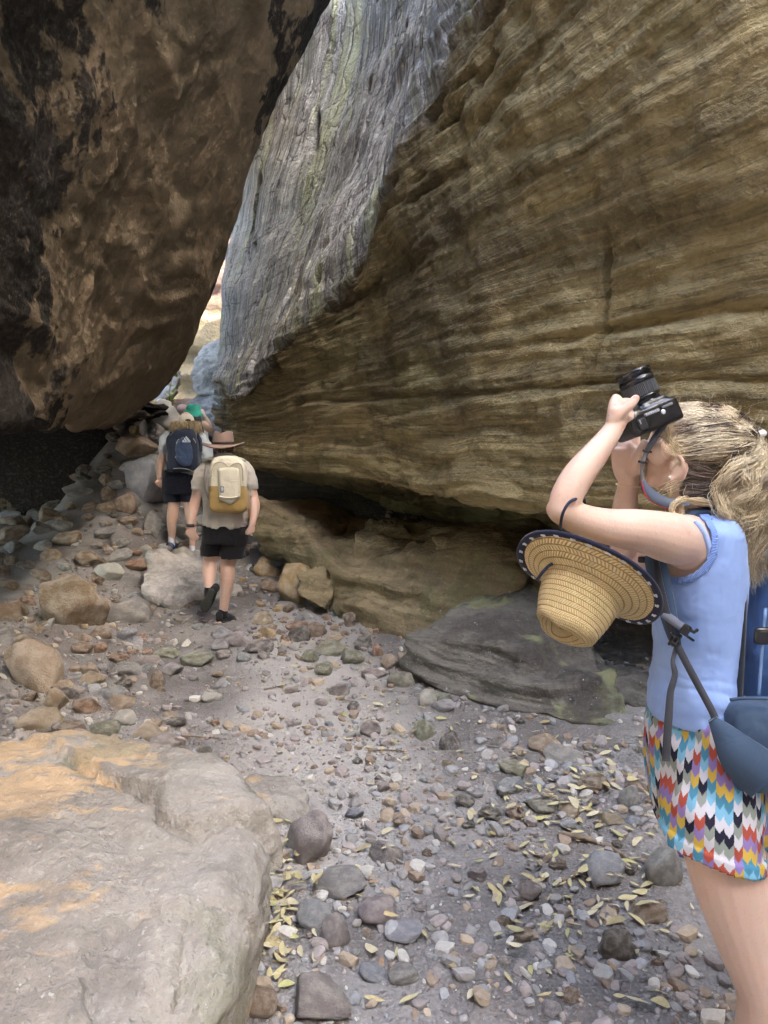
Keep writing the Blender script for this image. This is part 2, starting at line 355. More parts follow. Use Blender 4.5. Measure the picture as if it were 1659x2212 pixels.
# black crust: the left and lower part of the boulder, and bands
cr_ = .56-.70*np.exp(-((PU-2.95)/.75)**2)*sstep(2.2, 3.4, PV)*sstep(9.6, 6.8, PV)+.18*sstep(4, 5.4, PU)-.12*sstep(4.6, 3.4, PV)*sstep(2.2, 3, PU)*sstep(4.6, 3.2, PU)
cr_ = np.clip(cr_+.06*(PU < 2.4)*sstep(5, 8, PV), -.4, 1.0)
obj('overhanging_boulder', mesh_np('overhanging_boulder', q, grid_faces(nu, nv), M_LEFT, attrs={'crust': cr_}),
    label='huge dark overhanging boulder with black crust leaning over the path from the left', cat='boulder')
# ------------------------------------------------------------------ the bedded cliff on the right
cols = [   # bottom, low, mid, lip, grey 1, grey 2, grey 3, top
 [(462,888,12.0),(460,872,12.2),(462,815,12.4),(465,765,12.5),(480,640,12.7),(496,505,12.9),(535,200,13.2),(590,-150,13.5)],
 [(522,985,10.2),(513,930,10.1),(504,888,10.0),(500,850,9.9),(560,700,10.3),(620,520,10.6),(720,200,10.9),(820,-150,11.2)],
 [(600,1022,8.8),(606,945,8.75),(603,830,8.75),(600,737,8.6),(660,590,9.1),(720,430,9.4),(810,150,9.8),(900,-200,10.2)],
 [(750,1045,7.3),(750,950,7.2),(752,750,7.15),(752,560,7.1),(800,400,7.7),(850,250,8.1),(920,0,8.6),(1000,-300,9.1)],
 [(900,1062,6.2),(900,950,6.05),(890,600,5.95),(884,250,5.9),(930,90,6.6),(980,-60,7.1),(1040,-250,7.6),(1120,-500,8.2)],
 [(1100,1092,5.25),(1100,950,5.1),(1095,480,4.95),(1035,-150,4.85),(1095,-350,5.7),(1150,-520,6.4),(1230,-750,7.2),(1330,-1000,8.2)],
 [(1380,1112,4.5),(1380,960,4.35),(1380,380,4.15),(1300,-480,4.1),(1450,-800,5.2),(1560,-1000,6.0),(1700,-1300,7.0),(1850,-1600,8.2)],
 [(1800,1130,4.15),(1800,980,3.85),(1800,250,3.5),(1750,-850,3.4),(2000,-1300,4.6),(2200,-1600,5.5),(2400,-2000,6.6),(2600,-2300,8.0)]]
cw = [[P(*a) for a in c_] for c_ in cols]
e = cw[0]; first = [[p_+V(2.6, 3.6, 0) for p_ in e], [p_+V(.55, 1.5, 0) for p_ in e]]
def near(x, y): return [V(x, y, 1.2), V(x-.15, y-.1, 1.75), V(x-.55, y-.3, 3.2), V(x-.7, y-.35, 5.3), V(x+.6, y+.2, 7.6), V(x+1.3, y+.5, 10.2), V(x+2., y+.9, 14), V(x+2.6, y+1.2, 18.5)]  # upper cliff raised out of view to keep the sun off the foreground
cw = first+cw+[near(3.9, 2.9), near(5.0, .6), near(5.6, -3), near(5.4, -9)]
A = np.array(cw).transpose(1, 0, 2)                     # rows x cols
b0 = A[0]; under = [b0+V(.8, 4.2, 0), b0+V(.7, 2.8, -.5), b0+V(.25, .8, -.04)]
for k_, u_ in enumerate(under):
    u_[-4:] = b0[-4:]+np.array([(2.6, .6, 0), (1.8, .4, -.5), (.6, .1, -.04)][k_])
under[0][:, 2] = -.4
t0 = A[-1]; top = [t0+V(2.5, 2.0, 1.5), t0+V(8, 4, .5)]
ctrl = np.array(under+list(A)+top)
G, pu, pv = loft(ctrl, [8, 14, 62, 54, 62, 66, 80, 90, 60, 24, 14, 10, 8], [10, 18, 14, 26, 70, 90, 60, 56, 46, 18, 8, 6])
nv, nu = G.shape[:2]; N = grid_normals(G); flat = G.reshape(-1, 3); nf = N.reshape(-1, 3)
mid = (np.searchsorted(pv, 5))*nu+np.searchsorted(pu, 6)
if (nf[mid]*(V(0, 0, 1.65)-flat[mid])).sum() < 0: nf = -nf
PU = np.tile(pu, nv); PV = np.repeat(pv, nu)
q = flat; wq = q+.30*np.stack([fbm(q*.6+3, 2), fbm(q*.6+31, 2), .55*fbm(q*.7+57, 3)], 1)
arc_u = np.concatenate([[0], np.cumsum(np.linalg.norm(np.diff(G[np.searchsorted(pv, 7)], axis=0), axis=1))])
AU = np.tile(arc_u, nv); AV = np.repeat(np.concatenate([[0], np.cumsum(np.linalg.norm(np.diff(G[:, np.searchsorted(pu, 5)], axis=0), axis=1))]), nu)
lip = 6.0; bedz = 1.6+(q[:, 2]-1.6)*np.exp(-.13*np.clip(q[:, 0]+1.0, -1, 5))
grey = sstep(lip-.75, lip+.5, PV); grey = np.where(PU < 2.6, np.maximum(grey, sstep(3.6, 4.6, PV)*sstep(2.7, 2.3, PU)), grey)
grey = grey*sstep(9.5, 7.8, PU+.0*PV)
bw = sstep(lip+.6, lip-.2, PV)*(.45+.55*np.maximum(sstep(3.0, 2.2, flat[:, 2]), sstep(.0, .4, fbm(flat*.45+6, 3))))
wq = q+.22*np.stack([fbm(q*.6+3, 2), fbm(q*.6+31, 2), .32*fbm(q*.7+57, 3)], 1)
bedz = 1.6+(q[:, 2]-1.6)*np.exp(-.13*np.clip(q[:, 0]+1.0, -1, 5))
wq[:, 2] += bedz-q[:, 2]
L1 = perlin(wq*np.array((.30, .30, 3.4))); L2 = perlin(wq*np.array((.6, .6, 9.5))+7); L3 = perlin(wq*np.array((1.4, 1.4, 26))+3)
stepf = lambda a, k: np.tanh(a*k)/np.tanh(k)
dd = .13*fbm(q*.5+4, 3)+bw*(.016*stepf(L1*1.5, 2.6)+.017*stepf(L2*1.6, 3.6)+.013*stepf(L3*1.6, 3))+.030*fbm(q*4, 4)*(1-.6*sstep(lip-.1, lip+.5, PV))
# fluting and pits of the grey face
fl = np.stack([AU*2.3, AV*.22, np.zeros_like(AU)], 1); fl2 = np.stack([AU*7.5, AV*.6, np.ones_like(AU)], 1)
gg = sstep(lip-.1, lip+.5, PV)
dd = dd+gg*(0.026*ridged(fl+.10*np.stack([fbm(q*1.1, 2), 0*AU, 0*AU], 1), 3)+.013*ridged(fl2, 3)+.016*np.tanh(3*fbm(q*np.array((1.2, 1.2, 2.2))+11, 3))-.015)
# dark pockets under the drip line and slits in the grey face
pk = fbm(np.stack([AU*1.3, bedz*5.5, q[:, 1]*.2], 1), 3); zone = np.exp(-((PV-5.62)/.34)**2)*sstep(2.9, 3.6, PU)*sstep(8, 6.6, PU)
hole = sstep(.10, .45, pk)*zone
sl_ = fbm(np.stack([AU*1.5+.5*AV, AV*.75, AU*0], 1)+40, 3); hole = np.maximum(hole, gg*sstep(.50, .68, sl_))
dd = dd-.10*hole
# two long cracks along the bedding and a step running down the face
def crack(f, width, depth): return -depth*np.exp(-(f/width)**2)
dd = dd+crack(q[:, 2]-(1.98+.03*(q[:, 1]-5)+.05*perlin(q*.9)), .022, .07)*sstep(4, 5, PU)*bw
dd = dd+crack(q[:, 2]-(2.28+.05*perlin(q*1.2+4)), .03, .09)*sstep(7.2, 7.8, PU)*bw
xj = 7.55+.22*(PV-4.3)+.06*perlin(q*1.5)
dd = dd+(crack(PU-xj, .035, .12)-.07*sstep(xj, xj+.08, PU)+.07*sstep(xj+.1, 9.5, PU))*sstep(4.05, 4.2, PV)*sstep(4.95, 4.75, PV)
q = flat+nf*dd[:, None]
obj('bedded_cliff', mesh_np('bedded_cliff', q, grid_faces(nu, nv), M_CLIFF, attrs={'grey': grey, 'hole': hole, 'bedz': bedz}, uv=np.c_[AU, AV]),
    label='massive ochre bedded sandstone cliff undercut at its foot with grey lichen streaked upper face', cat='cliff')
# ------------------------------------------------------------------ canyon beyond the slot; unseen walls added behind the photographer to block sky light
def wall(name, ctrl, su, sv, amp, freq, **kw):
    G, pu, pv = loft(np.array(ctrl, float), su, sv); N = grid_normals(G); f = G.reshape(-1, 3); n = N.reshape(-1, 3)
    q = f+n*(amp*fbm(f*freq, 5)+amp*.5*ridged(f*np.array((freq, freq, freq*3.5)), 4))[:, None]
    return obj(name, mesh_np(name, q, grid_faces(G.shape[1], G.shape[0]), M_FAR), kind='structure', **kw)
wall('canyon_wall', [[(-14, 17, -1), (-9, 19.5, -1), (-5, 20.5, -1), (0, 20, -1), (6, 19, -1)], [(-14, 17.5, 4), (-9, 20, 4), (-5, 21, 4.2), (0, 20.5, 4), (6, 19.5, 4)],
     [(-14, 18, 9), (-9, 20.5, 9), (-5, 21.6, 9), (0, 21, 9), (6, 20, 9)], [(-14, 19, 15), (-9, 21, 15), (-5, 22, 15), (0, 22, 15), (6, 21, 15)]], [20, 40, 40, 20], 40, .35, .6)
wall('canyon_wall', [[(-9, -9, -1), (-5, -11, -1), (0, -12, -1), (6, -11.5, -1)], [(-9.5, -9, 5), (-5, -11.5, 5), (0, -12.5, 5), (6, -12, 5)], [(-11, -10, 19), (-6, -13, 19), (0, -14, 18), (8, -13.5, 18)]], 20, 24, .35, .6)  # unseen back wall, added tall to cut low sky light into the hollow
wall('canyon_wall', [[(-9, 3.4, -1), (-8, 0, -1), (-8.5, -5, -1), (-9.5, -9.5, -1)], [(-9, 3.4, 4), (-8.4, 0, 4), (-8.8, -5, 4), (-10, -9.5, 4)], [(-9.6, 3.4, 10), (-9.8, 0, 14), (-10, -5, 17), (-11, -9.5, 19)]], 20, 24, .35, .6)  # unseen left wall, also added to darken the hollow
# ------------------------------------------------------------------ rocks
def ico(sub):
    bm = bmesh.new(); bmesh.ops.create_icosphere(bm, subdivisions=sub, radius=1)
    v = np.array([x.co for x in bm.verts]); f = np.array([[x.index for x in t.verts] for t in bm.faces]); bm.free(); return v, f
ICO = {}
def getico(s):
    if s not in ICO: ICO[s] = ico(s)
    return ICO[s]
def hull_planes(pts):
    bm = bmesh.new()
    for p in pts: bm.verts.new(p)
    r = bmesh.ops.convex_hull(bm, input=bm.verts)
    bmesh.ops.recalc_face_normals(bm, faces=bm.faces); bm.normal_update()
    n = np.array([f.normal for f in bm.faces]); h = np.array([f.normal.dot(f.verts[0].co) for f in bm.faces]); a = np.array([f.calc_area() for f in bm.faces]); bm.free()
    o_ = np.argsort(-a); N_, H_ = [], []
    for i in o_:
        if a[i] > 1e-5 and not any(n[i]@m > .985 for m in N_): N_.append(n[i]); H_.append(h[i])
    return np.array(N_), np.array(H_)
def softpoly(dirs, n, h, power):
    q = np.maximum(dirs@n.T, 0)/h
    return dirs*((q**power).sum(1)**(-1/power))[:, None]
def big_rock(name, pts, mat, label, cat='boulder', sub=6, power=34, noise=((.05, 1.5, 4), (.015, 7, 3)), strata=None, extra=None, seed=0, kind=None):
    pts = np.array(pts, float); lo, hi = pts.min(0), pts.max(0); ctr = pts.mean(0)
    n, h = hull_planes(pts-ctr); v, f = getico(sub); sc = (hi-lo)/2
    dirs = v*sc; dirs /= np.linalg.norm(dirs, axis=1)[:, None]
    q = softpoly(dirs, n, h, power)
    nn = np.maximum(dirs@n.T, 0)/h; wgt = nn**power; nn = wgt@n; nn /= np.linalg.norm(nn, axis=1)[:, None]
    p = q+ctr+seed*13.7; dd = 0
    for a, fr, oc in noise: dd = dd+a*fbm(p*fr, oc)
    if strata:
        a, fr = strata; wz = p+.12*np.stack([fbm(p*1.1, 2), fbm(p*1.1+9, 2), fbm(p*1.1+21, 2)], 1)
        L = perlin(wz*np.array((.7, .7, fr))); dd = dd+a*np.tanh(L*3)+a*.4*perlin(wz*np.array((1.6, 1.6, fr*3.1)))
    if extra is not None: dd = dd+extra(q+ctr)
    q = q+nn*np.asarray(dd)[:, None]
    base = V(ctr[0], ctr[1], lo[2])
    o = obj(name, mesh_np(name, q+ctr-base, f, mat), label=label, cat=cat, kind=kind, loc=base); return o
def seg_d(p, poly):
    """distance to a polyline and side (xy)"""
    best = np.full(len(p), 9e9); side = np.zeros(len(p))
    for a, b in zip(poly[:-1], poly[1:]):
        a, b = np.array(a)[:2], np.array(b)[:2]; ab = b-a; t = np.clip(((p[:, :2]-a)@ab)/(ab@ab), 0, 1)
        dv = p[:, :2]-(a+t[:, None]*ab); dist = np.linalg.norm(dv, axis=1); s = np.sign(ab[0]*dv[:, 1]-ab[1]*dv[:, 0])
        m = dist < best; best = np.where(m, dist, best); side = np.where(m, s, side)
    return best, side
M_FORE = mat_slab('pale_boulder_rock', (.27, .245, .215), (.40, .375, .34), moss=(.21, .215, .15), dark=(.15, .135, .12), mossy=.45, darkness=.4, bedz=2.5, tan=(.50, .355, .215), edge=.56)
M_OCHRE = mat_slab('ochre_ledge_rock', (.19, .145, .085), (.36, .285, .175), moss=(.21, .205, .10), dark=(.10, .078, .055), mossy=.55, darkness=.35, bedz=9)
M_GREY = mat_slab('grey_slab_rock', (.090, .082, .072), (.185, .172, .152), moss=(.25, .255, .14), dark=(.065, .058, .055), mossy=.85, darkness=.8, bedz=13)
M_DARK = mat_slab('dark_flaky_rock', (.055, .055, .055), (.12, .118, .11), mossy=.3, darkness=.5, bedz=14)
M_PALE = mat_slab('pale_jagged_rock', (.30, .28, .26), (.55, .52, .48), mossy=.15, darkness=.35, dark=(.2, .17, .14), bedz=6)
M_FARGREY = mat_slab('slot_grey_rock', (.21, .195, .175), (.38, .36, .33), mossy=.2, darkness=.5, bedz=4)
# foreground boulder with broken ledges
ledge1 = [P(150, 1700, 2.75), P(215, 1735, 2.6), P(345, 1795, 2.42), P(350, 1850, 2.3), P(385, 1890, 2.22), P(425, 1880, 2.2), P(470, 1830, 2.28), P(560, 1800, 2.3), P(700, 1760, 2.3)]
ledge2 = [P(200, 2230, 1.6), P(215, 2130, 1.75), P(290, 2060, 1.85), P(330, 2035, 1.9), P(365, 2050, 1.87), P(410, 2035, 1.9), P(420, 2100, 1.8), P(400, 2230, 1.65)]
def fore_extra(p):
    pn = p+.016*np.stack([fbm(p*9, 3), fbm(p*9+5, 3), 0*p[:, 0]], 1)
    d1, s1 = seg_d(pn, ledge1); d2, s2 = seg_d(pn, ledge2)
    up = p[:, 2] > .28
    x = np.where(s1 > 0, 1, -1)*d1; a = .050*sstep(-.010, .006, x)*sstep(.7, .05, d1)-.030*np.exp(-((x+.012)/.012)**2)
    b = -.030*np.exp(-(d2/.011)**2)-.022*np.where(s2 < 0, 1, 0)*sstep(.25, 0, d2)
    return (a+b)*up
fore_pts = [P(-420, 1600, 2.9), P(0, 1592, 2.98), P(180, 1588, 3.0), P(335, 1612, 2.86), P(470, 1660, 2.62), P(552, 1775, 2.30), P(583, 1840, 2.26), P(575, 1940, 2.2), P(563, 2080, 2.17), P(495, 2300, 2.0),
  P(-420, 2500, 1.25), P(200, 2480, 1.3), P(420, 2350, 1.5), V(-1.9, 1.2, -.1), V(-.4, 1.5, -.1), V(-.42, 2.5, -.1), V(-1.2, 3.1, -.1), V(-2.0, 3.0, -.1)]
big_rock('foreground_boulder', fore_pts, M_FORE, 'broad pale grey and tan boulder with a broken ledge filling the lower left corner', sub=7, power=34,
         noise=((.035, 1.6, 4), (.016, 6, 4), (.005, 22, 3)), extra=fore_extra, seed=3)
big_rock('boulder', [P(520, 1690, 3.35), P(545, 1672, 3.5), P(625, 1680, 3.5), P(664, 1722, 3.3), P(660, 1755, 3.2), P(560, 1725, 3.15), P(590, 1800, 3.15), P(630, 1795, 3.15), V(-.62, 3.1, -.08), V(-.30, 3.1, -.08), V(-.55, 3.6, -.05)], M_FORE,
         'small tan topped boulder wedged against the foreground boulder', sub=5, power=26, noise=((.02, 4, 3), (.006, 14, 3)), seed=5)
# right-hand slabs below the cliff
big_rock('ledge_boulder', [P(548, 1075, 8.9), P(556, 1152, 8.7), P(690, 1232, 7.6), P(735, 1235, 7.3), P(660, 1140, 8.0), P(700, 1080, 9.3), P(770, 1110, 9.3), P(775, 1200, 7.9), V(-1.6, 9.6, .1), V(-.3, 8.2, 0.1)], M_OCHRE,
         'ochre rock ledge behind the walking man beneath the cliff overhang', noise=((.06, 1.5, 4), (.03, 6, 4)), strata=(.045, 7), seed=1)
big_rock('ledge_boulder', [P(706, 1215, 7.3), P(708, 1300, 7.1), P(835, 1395, 6.25), P(892, 1392, 6.05), P(1130, 1275, 5.6), P(1140, 1185, 5.7), P(845, 1222, 6.6), P(760, 1130, 9), P(1180, 1120, 8), V(0, 8.6, 0), V(1.6, 6.4, 0.1), V(.1, 6.3, -.1)], M_OCHRE,
         'broad ochre and green ledge boulder under the dark cliff overhang', noise=((.07, 1.3, 4), (.03, 5, 4)), strata=(.045, 7), power=26, seed=2)
big_rock('slab_boulder', [P(866, 1372, 5.2), P(872, 1470, 5.15), P(950, 1330, 5.9), P(1150, 1248, 5.7), P(1252, 1385, 4.95), P(1290, 1446, 4.65), P(1345, 1480, 4.55), P(1375, 1570, 4.25), P(1250, 1560, 4.28), P(1000, 1505, 4.72), P(1100, 1400, 4.75), V(.25, 5.4, -.15), V(1.4, 4.5, -.15), V(1.6, 5.2, -.1), V(.9, 6.2, 0)], M_GREY,
         'grey layered slab with a pale green lichen patch behind the straw hat', sub=7, noise=((.035, 1.8, 4), (.018, 7, 4)), strata=(.040, 9), power=44, seed=8)
for k, (pp, lab) in enumerate([
    ([P(760, 1150, 7.6), P(770, 1200, 7.4), P(850, 1222, 6.9), P(900, 1190, 6.9), P(880, 1130, 7.6), P(800, 1120, 8.0), V(-.2, 7.9, .3), V(.4, 7.4, .3)], 'dim cracked block lying on top of the broad ledge boulder'),
    ([P(930, 1160, 6.6), P(940, 1205, 6.3), P(1060, 1210, 5.9), P(1110, 1175, 6.1), P(1050, 1130, 6.9), V(.5, 6.8, .4), V(1.1, 6.5, .4)], 'flat shadowed block at the back of the ledge under the cliff'),
    ([P(640, 1240, 7.5), P(650, 1290, 7.2), P(705, 1310, 7.0), P(725, 1260, 7.2), P(700, 1220, 7.6), V(-.7, 7.7, 0), V(-.5, 7.2, 0)], 'angular olive block between the round ochre boulder and the broad ledge')]):
    big_rock('ledge_block', pp, M_OCHRE, lab, sub=5, power=30, noise=((.03, 3, 4), (.012, 10, 3)), strata=(.02, 9), seed=40+k)
def scales(p):
    a = fbm(p*np.array((3.2, 3.2, 7)), 2); return .05*np.abs(np.sin(a*7))
for k, (pp, lab) in enumerate([
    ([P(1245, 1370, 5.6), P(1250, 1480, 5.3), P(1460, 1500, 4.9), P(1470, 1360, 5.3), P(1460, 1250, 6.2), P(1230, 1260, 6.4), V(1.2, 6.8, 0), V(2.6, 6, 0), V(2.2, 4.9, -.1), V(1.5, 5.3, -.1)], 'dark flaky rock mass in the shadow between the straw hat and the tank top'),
    ([P(1295, 1475, 4.7), P(1300, 1530, 4.6), P(1390, 1600, 4.25), P(1480, 1590, 4.1), P(1480, 1480, 4.4), P(1380, 1450, 4.9), V(1.6, 5, -.1), V(2.0, 4.1, -.1)], 'low olive brown rock beside the shorts at the slab end')]):
    big_rock('shadowed_rock', pp, [M_DARK, M_GREY][k], lab, sub=6, noise=((.04, 2.5, 4), (.015, 9, 3)), extra=scales if k == 0 else None, strata=(.02, 9), seed=11+k)
big_rock('shadowed_rock', [V(x, y, z) for x in (-1.75, 1.2) for y in (10.6, 13.0) for z in (-.3, 2.5)]+[V(-1.9, 11.6, .2), V(-1.3, 10.3, .2)], M_DARK,  # block added to stop sky light leaking in under the cliff
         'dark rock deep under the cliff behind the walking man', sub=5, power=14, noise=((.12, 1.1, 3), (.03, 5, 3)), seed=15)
# slot end: grey blocks beyond the cliff corner and rocks on the left
big_rock('slot_block', [P(408, 800, 14.5), P(415, 835, 14.3), P(440, 748, 14.8), P(475, 735, 14.6), P(478, 850, 14.0), P(430, 855, 14.2), P(470, 740, 17), P(450, 850, 16), P(520, 750, 15), P(520, 850, 15)], M_FARGREY,
         'rounded grey block jutting past the cliff corner in the slot', noise=((.05, 2, 4), (.02, 8, 3)), strata=(.03, 4), seed=21)
big_rock('slot_block', [P(400, 872, 14.0), P(430, 850, 14.6), P(480, 838, 14.2), P(482, 960, 12.8), P(435, 925, 13.2), P(420, 900, 13.6), P(500, 850, 15.5), V(-3, 15, 1.2), V(-2.4, 13.4, 1.0)], M_FARGREY,
         'cracked pale grey sloping block below the slot, behind the green hat', noise=((.05, 2, 4), (.02, 8, 3)), strata=(.02, 5), seed=22)
big_rock('slot_block', [P(352, 790, 15), P(392, 795, 14.5), P(388, 830, 14.3), P(372, 862, 14), P(340, 870, 14), P(330, 800, 16), V(-5, 15.5, 2), V(-4.2, 14.6, 2)], M_FARGREY,
         'bluish rock tucked behind the lower tip of the overhanging boulder', sub=5, noise=((.06, 3, 3), (.02, 9, 3)), seed=23)
big_rock('slot_block', [P(372, 868, 15.5), P(420, 855, 16), P(440, 880, 15.5), P(425, 920, 14.5), P(372, 910, 14.5), V(-4.4, 16.4, 1.9), V(-3.5, 16, 1.9)], mat_slab('brown_far_rock', (.24, .16, .12), (.4, .28, .2), mossy=.1, darkness=.4),
         'low brown rock on the crest at the far end of the path', sub=5, noise=((.05, 3, 3),), seed=24)
# loose stones: shared shapes, each its own object
TINT0 = {'grey': (.27, .262, .258), 'mauve': (.285, .245, .238), 'tan': (.37, .29, .205), 'brown': (.235, .168, .118), 'red': (.285, .165, .11), 'pale': (.50, .465, .425),
        'green': (.22, .222, .165), 'dark': (.135, .122, .112), 'ochre': (.36, .245, .12), 'blue': (.27, .285, .305)}
TINT = {k_: tuple(min(.72, 1.5*x) for x in v_) for k_, v_ in TINT0.items()}
WORD = {'grey': 'grey', 'mauve': 'mauve grey', 'tan': 'tan', 'brown': 'brown', 'red': 'reddish brown', 'pale': 'pale', 'green': 'mossy green grey', 'dark': 'dark grey', 'ochre': 'ochre', 'blue': 'bluish grey'}
def stone_mesh(k, sub, angular):
    r = np.random.default_rng(100+k); n = r.normal(size=(11 if angular else 16, 3)); n /= np.linalg.norm(n, axis=1)[:, None]
    n2 = r.normal(size=(16, 3)); n2 /= np.linalg.norm(n2, axis=1)[:, None]; n = np.vstack([n, n2]); h = np.concatenate([r.uniform(.62, .9, len(n)-16), r.uniform(.85, 1.1, 16)]); v, f = getico(sub)
    q = softpoly(v, n, h, 60 if angular else 18)
    q = q*(1+.05*fbm(q*1.7+k*3.1, 3)+.022*fbm(q*6+k, 3))[:, None]
    q /= np.abs(q).max(0); return mesh_np('stone_shape', q, f, M_STONE)
STONES = [stone_mesh(k, 4, k % 2 == 0) for k in range(16)]
PLACED = []
def put_stone(x, y, w, d, h, tint, name, label, cat, group=None, k=None, sink=.30, rot=None, jit=.12, tilt=.12):
    k = random.randrange(16) if k is None else k
    o = bpy.data.objects.new(name, STONES[k]); COL.objects.link(o)
    o.scale = (w/2, d/2, h/2); o.location = (x, y, gz(x, y)+h*(.5-sink)); 
    o.rotation_euler = (random.uniform(-tilt, tilt), random.uniform(-tilt, tilt), random.uniform(-.5, .5) if rot is None else rot)
    b = TINT[tint]; j = random.uniform(1-jit, 1+jit); o.color = (b[0]*j*random.uniform(.96, 1.04), b[1]*j, b[2]*j*random.uniform(.94, 1.06), 1)
    o['label'] = label; o['category'] = cat
    if group: o['group'] = group
    PLACED.append((x, y, max(w, d)/2)); return o
def rock_at(x0, y0, x1, y1, tint, label, k=None, name='rock', deep=.8, group=None, up=0):
    cx = (x0+x1)/2; b = hit(cx, y1-.12*(y1-y0)); d = b[1]; w = (x1-x0)/F*d; hm = (y1-y0)/F*d
    phi = math.atan2(CAM_Z-b[2], d); D = deep*w; H = max(.35*w, (hm-D*math.sin(phi)*.8)/math.cos(phi))
    y = d+D*.42; x = b[0]*(y/d)
    return put_stone(x, y, w*1.06, D*1.1, H*1.3, tint, name, label, 'rock' if name == 'rock' else 'stone', group, k)
